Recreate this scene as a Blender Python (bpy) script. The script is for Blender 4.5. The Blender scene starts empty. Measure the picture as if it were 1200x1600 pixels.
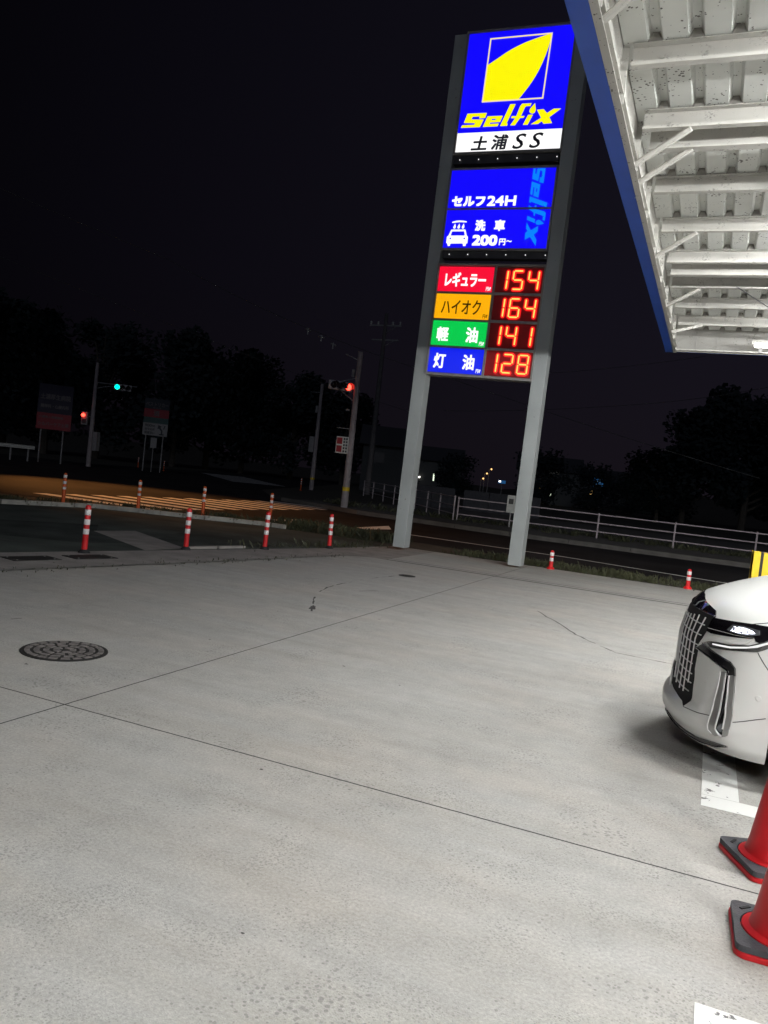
import bpy, bmesh, math, random
from mathutils import Vector, Matrix
random.seed(7)
scene = bpy.context.scene
COL = scene.collection

# ---------------------------------------------------------------- camera
cam_d = bpy.data.cameras.new("Camera")
cam = bpy.data.objects.new("Camera", cam_d); COL.objects.link(cam)
cam_d.sensor_fit = 'HORIZONTAL'; cam_d.sensor_width = 36.0; cam_d.lens = 37.5
cam_d.clip_start = 0.05; cam_d.clip_end = 2000
yd = Vector((512, 1, -1250)).normalized()
xd = Vector((3035, -395, 1250)).normalized()
zd = xd.cross(yd).normalized(); xd = yd.cross(zd).normalized()
M3 = Matrix((xd, yd, zd))
cam.matrix_world = Matrix.Translation((0, 0, 1.6)) @ M3.to_4x4()
scene.camera = cam

# ---------------------------------------------------------------- night sky
world = bpy.data.worlds.new("World"); scene.world = world; world.use_nodes = True
wn = world.node_tree; wn.nodes.clear()
wo = wn.nodes.new('ShaderNodeOutputWorld'); bg1 = wn.nodes.new('ShaderNodeBackground'); bg2 = wn.nodes.new('ShaderNodeBackground')
add = wn.nodes.new('ShaderNodeAddShader')
sky = wn.nodes.new('ShaderNodeTexSky'); sky.sky_type = 'NISHITA'; sky.sun_disc = False
sky.sun_elevation = math.radians(-5); sky.sun_rotation = math.radians(40)
bg1.inputs[1].default_value = 0.004
wn.links.new(sky.outputs[0], bg1.inputs[0])
tc = wn.nodes.new('ShaderNodeTexCoord'); sep = wn.nodes.new('ShaderNodeSeparateXYZ'); ramp = wn.nodes.new('ShaderNodeValToRGB')
wn.links.new(tc.outputs['Generated'], sep.inputs[0]); wn.links.new(sep.outputs[2], ramp.inputs[0])
e = ramp.color_ramp.elements
e[0].position = 0.0; e[0].color = (0.0075, 0.0058, 0.0088, 1)
e[1].position = 0.6; e[1].color = (0.0060, 0.0055, 0.0100, 1)
n = ramp.color_ramp.elements.new(0.22); n.color = (0.0066, 0.0056, 0.0100, 1)
# town glow lies to the right of the view: brighter there, darker on the wooded left
dotn = wn.nodes.new('ShaderNodeVectorMath'); dotn.operation = 'DOT_PRODUCT'; dotn.inputs[1].default_value = (0.55, 0.83, 0.0)
wn.links.new(tc.outputs['Generated'], dotn.inputs[0])
mrg = wn.nodes.new('ShaderNodeMapRange'); mrg.inputs[1].default_value = 0.1; mrg.inputs[2].default_value = 0.8; mrg.inputs[3].default_value = 0.26; mrg.inputs[4].default_value = 1.0
wn.links.new(dotn.outputs['Value'], mrg.inputs[0])
wn.links.new(ramp.outputs[0], bg2.inputs[0]); wn.links.new(mrg.outputs[0], bg2.inputs[1])
wn.links.new(bg1.outputs[0], add.inputs[0]); wn.links.new(bg2.outputs[0], add.inputs[1]); wn.links.new(add.outputs[0], wo.inputs[0])

sun_d = bpy.data.lights.new('night_fill', 'SUN'); sun_d.energy = 0.15; sun_d.angle = math.radians(14); sun_d.color = (0.70, 0.80, 1.0)  # added soft fill from behind the camera, lifts sign posts, poles and trees
sun_o = bpy.data.objects.new('night_fill', sun_d); COL.objects.link(sun_o)
sun_o.rotation_euler = Vector((-0.25, 0.85, -0.50)).to_track_quat('-Z', 'Y').to_euler()
scene.view_settings.view_transform = 'Standard'
scene.view_settings.look = 'None'
scene.view_settings.exposure = 0.0
scene.view_settings.gamma = 1.0
scene.cycles.max_bounces = 6
scene.cycles.sample_clamp_indirect = 4.0

TUBE_STRENGTH = 650.0

# ---------------------------------------------------------------- materials
def nodes_of(name):
    m = bpy.data.materials.new(name); m.use_nodes = True
    nt = m.node_tree
    return m, nt, nt.nodes['Principled BSDF']

def mat(name, col, rough=0.6, metal=0.0, var=0.12, scale=8.0, coat=0.0, bump=0.0, spots=None):
    m, nt, b = nodes_of(name)
    b.inputs['Roughness'].default_value = rough; b.inputs['Metallic'].default_value = metal
    if coat:
        b.inputs['Coat Weight'].default_value = coat; b.inputs['Coat Roughness'].default_value = 0.05
    tc = nt.nodes.new('ShaderNodeTexCoord'); nz = nt.nodes.new('ShaderNodeTexNoise')
    nz.inputs['Scale'].default_value = scale; nz.inputs['Detail'].default_value = 6
    nt.links.new(tc.outputs['Object'], nz.inputs['Vector'])
    r = nt.nodes.new('ShaderNodeValToRGB')
    r.color_ramp.elements[0].position = 0.3; r.color_ramp.elements[1].position = 0.7
    r.color_ramp.elements[0].color = tuple(c * (1 - var) for c in col) + (1,)
    r.color_ramp.elements[1].color = tuple(min(1, c * (1 + var)) for c in col) + (1,)
    nt.links.new(nz.outputs['Fac'], r.inputs[0])
    out = r.outputs[0]
    if spots:
        sc, thr, scol = spots
        v = nt.nodes.new('ShaderNodeTexVoronoi'); v.inputs['Scale'].default_value = sc
        d = nt.nodes.new('ShaderNodeTexNoise'); d.inputs['Scale'].default_value = sc * 2.3
        mx0 = nt.nodes.new('ShaderNodeMixRGB'); mx0.inputs[0].default_value = 0.06
        nt.links.new(tc.outputs['Object'], mx0.inputs[1]); nt.links.new(d.outputs['Color'], mx0.inputs[2])
        nt.links.new(mx0.outputs[0], v.inputs['Vector'])
        big = nt.nodes.new('ShaderNodeTexNoise'); big.inputs['Scale'].default_value = sc * 0.21; big.inputs['Detail'].default_value = 3
        nt.links.new(tc.outputs['Object'], big.inputs['Vector'])
        mr = nt.nodes.new('ShaderNodeMapRange'); mr.inputs[1].default_value = 0.42; mr.inputs[2].default_value = 0.72
        mr.inputs[3].default_value = 0.0; mr.inputs[4].default_value = thr
        nt.links.new(big.outputs['Fac'], mr.inputs[0])
        lt = nt.nodes.new('ShaderNodeMath'); lt.operation = 'LESS_THAN'
        nt.links.new(v.outputs['Distance'], lt.inputs[0]); nt.links.new(mr.outputs[0], lt.inputs[1])
        mx = nt.nodes.new('ShaderNodeMixRGB'); mx.inputs[2].default_value = tuple(scol) + (1,)
        nt.links.new(lt.outputs[0], mx.inputs[0]); nt.links.new(out, mx.inputs[1]); out = mx.outputs[0]
    nt.links.new(out, b.inputs['Base Color'])
    if bump:
        bp = nt.nodes.new('ShaderNodeBump'); bp.inputs['Strength'].default_value = bump; bp.inputs['Distance'].default_value = 0.01
        n2 = nt.nodes.new('ShaderNodeTexNoise'); n2.inputs['Scale'].default_value = scale * 12; n2.inputs['Detail'].default_value = 4
        nt.links.new(tc.outputs['Object'], n2.inputs['Vector'])
        nt.links.new(n2.outputs['Fac'], bp.inputs['Height']); nt.links.new(bp.outputs[0], b.inputs['Normal'])
    return m

def emat(name, col, strength=1.0, base=(0.02, 0.02, 0.02)):
    m, nt, b = nodes_of(name)
    b.inputs['Base Color'].default_value = tuple(base) + (1,); b.inputs['Roughness'].default_value = 0.5
    b.inputs['Emission Color'].default_value = tuple(col) + (1,); b.inputs['Emission Strength'].default_value = strength
    return m

def concrete_mat():
    m, nt, b = nodes_of('concrete_slab')
    L = nt.links; N = nt.nodes.new
    tc = N('ShaderNodeTexCoord'); P = tc.outputs['Object']
    def noise(scale, detail=6, rough=0.55, vec=None):
        x = N('ShaderNodeTexNoise'); x.inputs['Scale'].default_value = scale; x.inputs['Detail'].default_value = detail
        x.inputs['Roughness'].default_value = rough; L.new(vec or P, x.inputs['Vector']); return x.outputs['Fac']
    def ramp(src, stops):
        r = N('ShaderNodeValToRGB'); el = r.color_ramp.elements
        el[0].position, el[0].color = stops[0][0], tuple(stops[0][1]) + (1,)
        el[1].position, el[1].color = stops[-1][0], tuple(stops[-1][1]) + (1,)
        for p, c in stops[1:-1]:
            k = el.new(p); k.color = tuple(c) + (1,)
        L.new(src, r.inputs[0]); return r.outputs[0]
    def mix(f, a, c2, mode='MIX'):
        x = N('ShaderNodeMixRGB'); x.blend_type = mode
        if isinstance(f, float): x.inputs[0].default_value = f
        else: L.new(f, x.inputs[0])
        for i, q in ((1, a), (2, c2)):
            if isinstance(q, tuple): x.inputs[i].default_value = q + (1,)
            else: L.new(q, x.inputs[i])
        return x.outputs[0]
    def math1(op, a, bb, clamp=False):
        x = N('ShaderNodeMath'); x.operation = op; x.use_clamp = clamp
        for i, q in ((0, a), (1, bb)):
            if isinstance(q, (int, float)): x.inputs[i].default_value = q
            else: L.new(q, x.inputs[i])
        return x.outputs[0]
    # broom-stretched streaks (the slab was finished along the bay direction)
    mp = N('ShaderNodeMapping'); mp.inputs['Rotation'].default_value = (0, 0, 0.25); mp.inputs['Scale'].default_value = (0.5, 2.6, 1); L.new(P, mp.inputs['Vector'])
    big = ramp(noise(0.45, 5), [(0.3, (0.40, 0.392, 0.375)), (0.5, (0.43, 0.424, 0.408)), (0.7, (0.455, 0.451, 0.437))])
    streak = ramp(noise(1.6, 6, 0.6, mp.outputs[0]), [(0.3, (0.90, 0.90, 0.90)), (0.55, (1.0, 1.0, 1.0)), (0.75, (1.05, 1.05, 1.045))])
    c = mix(1.0, big, streak, 'MULTIPLY')
    c = mix(1.0, c, ramp(noise(7, 8, 0.65), [(0.3, (0.92, 0.92, 0.92)), (0.7, (1.06, 1.06, 1.055))]), 'MULTIPLY')
    c = mix(1.0, c, ramp(noise(70, 5, 0.75), [(0.3, (0.74, 0.74, 0.74)), (0.7, (1.2, 1.2, 1.19))]), 'MULTIPLY')
    # long brownish wear streaks along the driving line and scuffed darker lanes
    mp2 = N('ShaderNodeMapping'); mp2.inputs['Rotation'].default_value = (0, 0, 0.5); mp2.inputs['Scale'].default_value = (0.35, 3.2, 1); L.new(P, mp2.inputs['Vector'])
    c = mix(1.0, c, ramp(noise(0.9, 9, 0.72, mp2.outputs[0]), [(0.40, (1, 1, 1)), (0.58, (0.955, 0.94, 0.92)), (0.72, (0.87, 0.85, 0.825))]), 'MULTIPLY')
    c = mix(1.0, c, ramp(noise(2.6, 9, 0.75), [(0.28, (0.91, 0.91, 0.905)), (0.46, (1, 1, 1)), (0.62, (1, 1, 1)), (0.78, (1.05, 1.05, 1.05))]), 'MULTIPLY')
    warm = ramp(noise(0.9, 3), [(0.45, (1, 1, 1)), (0.72, (1.03, 0.985, 0.95))])
    c = mix(1.0, c, warm, 'MULTIPLY')
    # pits and specks, clustered
    for sc, lo, hi, thr, col in ((40, .40, .66, .34, (0.19, 0.185, 0.175)), (17, .47, .74, .17, (0.13, 0.125, 0.12)), (80, .36, .62, .36, (0.24, 0.235, 0.225))):
        v = N('ShaderNodeTexVoronoi'); v.inputs['Scale'].default_value = sc; L.new(P, v.inputs['Vector'])
        mr = N('ShaderNodeMapRange'); mr.inputs[1].default_value = lo; mr.inputs[2].default_value = hi; mr.inputs[3].default_value = 0; mr.inputs[4].default_value = thr
        L.new(noise(sc * 0.03 + 0.5, 5), mr.inputs[0])
        f = math1('LESS_THAN', v.outputs['Distance'], mr.outputs[0])
        f = math1('MULTIPLY', f, 0.60)
        c = mix(f, c, col)
    # saw-cut joints: a permanent grid in the slab
    sp = N('ShaderNodeSeparateXYZ'); L.new(P, sp.inputs[0])
    def line(axis, at, half):
        wob = math1('MULTIPLY', math1('SUBTRACT', noise(9, 2), 0.5), 0.006)
        d = math1('ABSOLUTE', math1('SUBTRACT', math1('ADD', sp.outputs[axis], wob), at), 0)
        return math1('LESS_THAN', d, half)
    jl = line(0, -3.476, 0.006)
    for f in (line(1, 3.765, 0.006), line(1, -2.9, 0.006), line(0, 3.2, 0.006), line(1, 14.19, 0.04), line(1, 14.42, 0.022)):
        jl = math1('MAXIMUM', jl, f)
    c = mix(jl, c, (0.035, 0.034, 0.033))
    L.new(c, b.inputs['Base Color'])
    rr = N('ShaderNodeMapRange'); rr.inputs[3].default_value = 0.55; rr.inputs[4].default_value = 0.85
    L.new(noise(3, 4), rr.inputs[0]); L.new(rr.outputs[0], b.inputs['Roughness'])
    b.inputs['Specular IOR Level'].default_value = 0.35
    bp = N('ShaderNodeBump'); bp.inputs['Strength'].default_value = 0.35; bp.inputs['Distance'].default_value = 0.004
    L.new(noise(160, 3), bp.inputs['Height']); L.new(bp.outputs[0], b.inputs['Normal'])
    return m

def asphalt_mat(name, a, bcol, sc=1.2):
    m = mat(name, a, 0.9, 0, 0.35, sc, bump=0.5, spots=(55, 0.28, bcol)); m.node_tree.nodes['Principled BSDF'].inputs['Specular IOR Level'].default_value = 0.06; return m

def decal_paint():
    # worn white road paint, chipped with its own shape
    m, nt, b = nodes_of('worn_white_paint')
    L = nt.links; N = nt.nodes.new
    tc = N('ShaderNodeTexCoord')
    nz = N('ShaderNodeTexNoise'); nz.inputs['Scale'].default_value = 10; nz.inputs['Detail'].default_value = 9; nz.inputs['Roughness'].default_value = 0.64
    L.new(tc.outputs['Object'], nz.inputs['Vector'])
    r = N('ShaderNodeValToRGB'); r.color_ramp.interpolation = 'CONSTANT'
    r.color_ramp.elements[0].color = (0.16, 0.16, 0.155, 1); r.color_ramp.elements[1].position = 0.395; r.color_ramp.elements[1].color = (0.74, 0.74, 0.72, 1)
    L.new(nz.outputs['Fac'], r.inputs[0]); L.new(r.outputs[0], b.inputs['Base Color']); b.inputs['Roughness'].default_value = 0.7
    return m

M = dict(
    concrete=concrete_mat(),
    crack=mat('crack_dirt', (0.06, 0.058, 0.055), 0.9),
    band=mat('kerb_band_concrete', (0.27, 0.25, 0.235), 0.85, 0, 0.2, 3, bump=0.4, spots=(30, 0.3, (0.14, 0.13, 0.12))),
    kerb=mat('kerb_concrete', (0.36, 0.35, 0.32), 0.85, 0, 0.25, 5, bump=0.5, spots=(14, 0.5, (0.12, 0.13, 0.09))),
    apron=asphalt_mat('apron_asphalt', (0.082, 0.094, 0.086), (0.14, 0.145, 0.13), 0.9),
    apron_new=asphalt_mat('apron_patch_asphalt', (0.058, 0.066, 0.062), (0.10, 0.105, 0.10), 1.3),
    road=asphalt_mat('road_asphalt', (0.032, 0.030, 0.032), (0.05, 0.05, 0.05), 0.4),
    soil=mat('soil', (0.045, 0.040, 0.030), 0.95, 0, 0.4, 2, bump=0.8),
    walk=mat('pavement', (0.10, 0.092, 0.085), 0.9, 0, 0.2, 3),
    line=decal_paint(),
    roadline=mat('road_paint', (0.78, 0.77, 0.74), 0.75, 0, 0.15, 6),
    white_steel=mat('white_painted_steel', (0.50, 0.487, 0.455), 0.5, 0, 0.08, 3, spots=(40, 0.42, (0.10, 0.09, 0.08))),
    deck=mat('white_roof_sheet', (0.68, 0.69, 0.66), 0.5, 0, 0.06, 2, spots=(34, 0.42, (0.08, 0.075, 0.07))),
    blue_fascia=mat('blue_fascia_paint', (0.026, 0.078, 0.38), 0.4, 0, 0.08, 4, spots=(6, 0.18, (0.35, 0.36, 0.4))),
    post_grey=mat('grey_post_paint', (0.34, 0.36, 0.36), 0.5, 0, 0.10, 1.2, spots=(9, 0.2, (0.24, 0.24, 0.23))),
    frame_grey=mat('sign_frame_metal', (0.26, 0.24, 0.23), 0.5, 0.0),
    dark=mat('dark_metal', (0.045, 0.043, 0.05), 0.5),
    black=mat('black_plastic', (0.012, 0.012, 0.013), 0.35),
    galv=mat('galvanised_steel', (0.33, 0.32, 0.32), 0.55, 0.2, 0.2, 9),
    pole_conc=mat('pole_concrete', (0.33, 0.29, 0.295), 0.85, 0, 0.15, 6),
    yellow=mat('yellow_paint', (0.72, 0.50, 0.015), 0.45, 0, 0.08, 6),
    red_post=mat('red_post_plastic', (0.62, 0.018, 0.022), 0.4, 0, 0.12, 7),
    orange_post=mat('orange_post_plastic', (0.62, 0.10, 0.02), 0.5, 0, 0.15, 7),
    reflect=mat('white_reflective_band', (0.78, 0.76, 0.76), 0.35, 0, 0.08, 30),
    rubber=mat('black_rubber', (0.02, 0.02, 0.022), 0.8),
    weight=mat('dark_grey_rubber', (0.058, 0.058, 0.068), 0.7, 0, 0.3, 9, bump=0.4, spots=(45, 0.3, (0.15, 0.145, 0.14))),
    cone_red=mat('red_cone_plastic', (0.56, 0.008, 0.014), 0.42, 0, 0.16, 5, spots=(28, 0.26, (0.34, 0.02, 0.025))),
    fence=mat('white_fence_pipe', (0.50, 0.43, 0.45), 0.5, 0, 0.15, 6),
    iron=mat('cast_iron', (0.018, 0.017, 0.016), 0.7, 0.0, 0.3, 20),
    iron_hi=mat('worn_cast_iron', (0.17, 0.155, 0.15), 0.6, 0.0, 0.3, 25),
    grass=mat('grass_blade', (0.040, 0.043, 0.018), 0.7, 0, 0.5, 1.5),
    leaf=mat('tree_leaf', (0.014, 0.022, 0.024), 0.8, 0, 0.3, 0.6),
    bark=mat('tree_bark', (0.06, 0.05, 0.04), 0.9, 0, 0.3, 3),
    wall_pale=mat('house_wall', (0.10, 0.10, 0.095), 0.85),
    roof=mat('house_roof', (0.05, 0.05, 0.055), 0.7),
    box_white=mat('white_box_steel', (0.62, 0.62, 0.58), 0.5),
    panel=mat('grey_fence_panel', (0.042, 0.042, 0.050), 0.7),
    paint_white=mat('white_car_paint', (0.88, 0.88, 0.855), 0.35, 0, 0.005, 2, coat=0.6),
    gloss_black=mat('gloss_black_trim', (0.008, 0.007, 0.009), 0.08, 0, 0.05, 2, coat=1.0),
    chrome=mat('chrome', (0.72, 0.72, 0.72), 0.10, 1.0, 0.02),
    bright_trim=mat('bright_trim', (0.82, 0.82, 0.81), 0.4, 0.25, 0.03),
    fogtrim=mat('fog_trim_satin', (0.42, 0.42, 0.415), 0.32, 0.85, 0.03),
    satin=mat('satin_chrome', (0.62, 0.62, 0.61), 0.25, 1.0, 0.03),
    glass=mat('dark_glass', (0.01, 0.011, 0.013), 0.04, 0, 0.02, 2, coat=1.0),
    lens=mat('lamp_lens', (0.25, 0.26, 0.28), 0.05, 0.7, 0.3, 30),
    tyre=mat('tyre_rubber', (0.015, 0.015, 0.016), 0.8),
    plate=mat('number_plate', (0.7, 0.7, 0.68), 0.5),
    wire=mat('wire', (0.10, 0.10, 0.10), 0.6),
    bb_blue=mat('billboard_blue', (0.013, 0.011, 0.034), 0.6),
    bb_red=mat('billboard_red', (0.28, 0.022, 0.035), 0.6),
    bb_white=mat('billboard_white', (0.27, 0.26, 0.26), 0.6),
    bb_ink=mat('billboard_lettering', (0.15, 0.135, 0.14), 0.6),
    bb_dark=mat('billboard_dark', (0.03, 0.035, 0.045), 0.6),
    bb_teal=mat('billboard_teal', (0.03, 0.075, 0.075), 0.6),
    tail_red=mat('dark_red_board', (0.30, 0.004, 0.008), 0.6),
    leaf_dry=mat('dry_leaf', (0.09, 0.06, 0.03), 0.8),
    rib_shade=mat('painted_rib_shade', (0.20, 0.19, 0.175), 0.9),  # dark tone for the shade in the roof sheet's ribs
    wall_dim=mat('dimmed_wall', (0.05, 0.052, 0.055), 0.9),  # pale wall, base colour lowered so it stays dim under the fill light
    pole_dark=mat('dimmed_pole', (0.12, 0.11, 0.11), 0.9, 0, 0.2, 5),  # darker copy of the pole concrete, keeps the far pole dim
    end_wall=mat('darkened_end_panel', (0.27, 0.262, 0.245), 0.7, 0, 0.08, 3, spots=(34, 0.4, (0.08, 0.075, 0.07))),  # base colour darkened to offset the lamp glare on this wall
    grille_black=mat('matt_black_mesh', (0.006, 0.006, 0.007), 0.8),
    signal_grey=mat('signal_grey_paint', (0.62, 0.60, 0.60), 0.5),
    rust=mat('rail_bare', (0.3, 0.28, 0.27), 0.6),
)
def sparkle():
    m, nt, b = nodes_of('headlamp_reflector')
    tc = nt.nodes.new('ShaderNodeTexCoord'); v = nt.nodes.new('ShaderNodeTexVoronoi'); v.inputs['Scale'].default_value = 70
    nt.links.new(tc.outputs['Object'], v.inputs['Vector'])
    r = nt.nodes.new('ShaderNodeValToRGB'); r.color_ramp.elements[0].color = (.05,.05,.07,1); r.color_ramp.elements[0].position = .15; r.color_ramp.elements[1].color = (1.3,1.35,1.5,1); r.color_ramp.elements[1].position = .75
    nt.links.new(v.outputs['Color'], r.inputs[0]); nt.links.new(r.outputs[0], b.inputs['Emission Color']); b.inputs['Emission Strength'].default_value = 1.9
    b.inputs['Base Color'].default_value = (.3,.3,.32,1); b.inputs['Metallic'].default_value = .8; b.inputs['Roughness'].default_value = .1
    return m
E_ = dict(
    tube=emat('tube_light', (0.99, 1.0, 0.985), TUBE_STRENGTH, (0.8, 0.8, 0.8)), tube_end=emat('tube_light_dim', (1.0, 0.985, 0.95), 22.0, (0.8, 0.8, 0.8)),
    blue=emat('sign_blue', (0.0035, 0.0, 1.0), 1.0),
    yellow=emat('sign_yellow', (1.0, 0.93, 0.0), 1.0),
    cream=emat('sign_cream', (1.0, 0.80, 0.38), 1.0),
    white=emat('sign_white', (1.0, 1.0, 1.0), 1.15),
    sky=emat('sign_light_blue', (0.0, 0.23, 1.0), 1.0),
    ink=mat('sign_ink', (0.02, 0.02, 0.05), 0.5),
    red=emat('label_red', (1.0, 0.002, 0.035), 0.95),
    amber=emat('label_amber', (1.0, 0.44, 0.0), 1.0),
    green=emat('label_green', (0.0, 0.60, 0.075), 1.0),
    blue2=emat('label_blue', (0.0, 0.012, 0.86), 1.0),
    brown=mat('label_brown_ink', (0.10, 0.03, 0.0), 0.5),
    led=emat('led_amber', (1.0, 0.52, 0.10), 1.6), led_glow=emat('led_glow', (1.0, 0.008, 0.012), 1.0),
    bulb=emat('strip_bulb', (1, 1, 1), 1.0),
    sig_green=emat('signal_green', (0.0, 1.0, 0.62), 6.0),
    sig_red=emat('signal_red', (1.0, 0.035, 0.02), 9.0),
    head=sparkle(),
    drl=emat('running_light', (1.0, 1.0, 0.98), 0.9),
    win=emat('lit_window', (0.85, 1.0, 0.75), 1.3),
    win_warm=emat('lit_window_warm', (1.0, 0.62, 0.22), 1.6),
    lamp_far=emat('far_lamp', (1.0, 0.55, 0.2), 2.2),
    lamp_white=emat('far_white_lamp', (1.0, 0.98, 0.9), 4.0),
    far_blue=emat('far_blue_sign', (0.02, 0.12, 0.32), 0.55),
    far_blue_ink=emat('far_blue_sign_mark', (0.25, 0.40, 0.55), 0.6),
    sodium=emat('sodium_lamp', (1.0, 0.42, 0.09), 20.0),
)

# ---------------------------------------------------------------- mesh helpers
class MB:
    def __init__(s): s.v = []; s.f = []; s.mi = []; s.cur = 0; s.mats = []
    def use(s, m):
        if m not in s.mats: s.mats.append(m)
        s.cur = s.mats.index(m); return s
    def add(s, vs, fs):
        o = len(s.v); s.v += [tuple(p) for p in vs]
        for f in fs: s.f.append([o + i for i in f]); s.mi.append(s.cur)
        return s
    def box(s, c, d, rz=0.0):
        x, y, z = d[0] / 2, d[1] / 2, d[2] / 2
        R = Matrix.Rotation(rz, 3, 'Z')
        vs = [Vector(c) + R @ Vector(p) for p in ((-x,-y,-z),(x,-y,-z),(x,y,-z),(-x,y,-z),(-x,-y,z),(x,-y,z),(x,y,z),(-x,y,z))]
        return s.add(vs, [(0,3,2,1),(4,5,6,7),(0,1,5,4),(1,2,6,5),(2,3,7,6),(3,0,4,7)])
    def tube(s, pts, r, n=8, caps=True):
        pts = [Vector(p) for p in pts]; k = len(pts)
        rs = r if isinstance(r, (list, tuple)) else [r] * k
        vs = []; up = None
        for i, p in enumerate(pts):
            t = (pts[min(i+1, k-1)] - pts[max(i-1, 0)]).normalized()
            if up is None: up = Vector((0,0,1)) if abs(t.z) < .9 else Vector((1,0,0))
            a = t.cross(up)
            if a.length < 1e-5: a = t.orthogonal()
            a.normalize(); b = a.cross(t).normalized(); up = b
            for j in range(n):
                q = 2 * math.pi * j / n
                vs.append(p + a * math.cos(q) * rs[i] + b * math.sin(q) * rs[i])
        fs = []
        for i in range(k - 1):
            for j in range(n):
                fs.append((i*n+j, i*n+(j+1)%n, (i+1)*n+(j+1)%n, (i+1)*n+j))
        if caps: fs += [tuple(range(n))[::-1], tuple((k-1)*n + j for j in range(n))]
        return s.add(vs, fs)
    def lathe(s, prof, c=(0,0,0), n=24):
        # prof: (r, z) from bottom to top
        vs = []; fs = []
        for r, z in prof:
            for j in range(n):
                q = 2*math.pi*j/n; vs.append((c[0]+r*math.cos(q), c[1]+r*math.sin(q), c[2]+z))
        k = len(prof)
        for i in range(k-1):
            for j in range(n): fs.append((i*n+j, i*n+(j+1)%n, (i+1)*n+(j+1)%n, (i+1)*n+j))
        fs += [tuple(range(n))[::-1], tuple((k-1)*n+j for j in range(n))]
        return s.add(vs, fs)
    def prism(s, poly, h0, h1, plane='XY'):
        # poly in 2D extruded between h0 and h1 along the third axis
        n = len(poly)
        def P(a, b, h):
            return {'XY': (a, b, h), 'XZ': (a, h, b), 'YZ': (h, a, b)}[plane]
        vs = [P(a, b, h0) for a, b in poly] + [P(a, b, h1) for a, b in poly]
        fs = [tuple(range(n)), tuple(range(n, 2*n))[::-1]] + [(i, (i+1)%n, n+(i+1)%n, n+i) for i in range(n)]
        return s.add(vs, fs)
    def sheet(s, poly, z): return s.add([(a, b, z) for a, b in poly], [tuple(range(len(poly)))])
    def build(s, name, m=None, parent=None, smooth=False, loc=None, bevel=0.0):
        me = bpy.data.meshes.new(name); me.from_pydata(s.v, [], s.f); me.update()
        mats = s.mats if s.mats else [m]
        for q in mats: me.materials.append(q)
        if s.mats: me.polygons.foreach_set('material_index', s.mi)
        bm = bmesh.new(); bm.from_mesh(me)
        bmesh.ops.recalc_face_normals(bm, faces=bm.faces)
        if bevel: bmesh.ops.bevel(bm, geom=bm.edges[:], offset=bevel, segments=2, affect='EDGES', profile=0.5)
        if smooth:
            for f in bm.faces: f.smooth = True
            for ed in bm.edges:
                if len(ed.link_faces) == 2 and ed.calc_face_angle(0) > 0.7: ed.smooth = False
        bm.to_mesh(me); bm.free(); me.update()
        o = bpy.data.objects.new(name, me); COL.objects.link(o)
        if loc: o.location = loc
        if parent: o.parent = parent
        return o

def tag(o, label, cat, group=None):
    o['label'] = label; o['category'] = cat
    if group: o['group'] = group
    return o
def thing(name, label, cat, loc=(0,0,0), rz=0.0, group=None):
    o = bpy.data.objects.new(name, None); COL.objects.link(o); o.empty_display_size = 0.2
    o.location = loc; o.rotation_euler = (0, 0, rz)
    return tag(o, label, cat, group)
def struct(o): o['kind'] = 'structure'; return o
def stuff(o): o['kind'] = 'stuff'; return o
def dup(root, loc, rz=None, label=None, scale=None):
    r = root.copy(); COL.objects.link(r); r.location = loc
    if rz is not None: r.rotation_euler = (0, 0, rz)
    if scale: r.scale = scale
    if label: r['label'] = label
    for ch in list(root.children):
        c = ch.copy(); COL.objects.link(c); c.parent = r
        for g in list(ch.children):
            d = g.copy(); COL.objects.link(d); d.parent = c
    return r

# lettering: the built-in font as flat solid letters fitted into a box (x0,x1,z0,z1) on a wall facing -Y
def text_poly(body, offset=0.0):
    c = bpy.data.curves.new('lettering', 'FONT'); c.body = body; c.offset = offset; c.resolution_u = 3
    o = bpy.data.objects.new('lettering', c); COL.objects.link(o)
    dg = bpy.context.evaluated_depsgraph_get()
    me = bpy.data.meshes.new_from_object(o.evaluated_get(dg), depsgraph=dg)
    bpy.data.objects.remove(o); bpy.data.curves.remove(c)
    vs = [(v.co.x, v.co.y) for v in me.vertices]; fs = [tuple(p.vertices) for p in me.polygons]
    bpy.data.meshes.remove(me); return vs, fs
def text_add(mb, body, box, y, offset=0.0, shear=0.0):
    vs, fs = text_poly(body)
    xs = [a + shear*b for a, b in vs]; zs = [b for a, b in vs]
    x0, x1, z0, z1 = min(xs), max(xs), min(zs), max(zs)
    X0, X1, Z0, Z1 = box
    d = offset * (Z1-Z0) * 1.1          # heavier weight: the letter struck again, shifted by d
    X0 += d; X1 -= d; Z0 += d; Z1 -= d
    hits = [(0,0)] if offset == 0 else [(d,d),(-d,d),(d,-d),(-d,-d),(d,0),(-d,0)]
    for i, (ex, ez) in enumerate(hits):
        mb.add([(X0 + (a-x0)/(x1-x0)*(X1-X0) + ex, y - .0004*i, Z0 + (b-z0)/(z1-z0)*(Z1-Z0) + ez) for a, b in zip(xs, zs)], fs)
    return mb
def flat(mb, poly, y): return mb.add([(a, y, b) for a, b in poly], [tuple(range(len(poly)))])

# ================================================================ THE SETTING
struct(MB().sheet([(-700,-300),(700,-300),(700,900),(-700,900)], -0.03).build('ground', M['soil']))
# main road running past the forecourt, with the junction on the left
struct(MB().sheet([(-160,-6),(-30,11.5),(-19,15.6),(-14.6,17.05),(-11.0,19.0),(-6.5,19.2),(0,18.6),(60,17.5),(60,27.0),(-6.3,27.2),(-12.5,28.2),(-17.5,30.6),(-24,40),(-34,68),(-46,100),(-58,96),(-46,62),(-44,48),(-70,40),(-160,36)], -0.018).build('road', M['road']))
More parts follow.
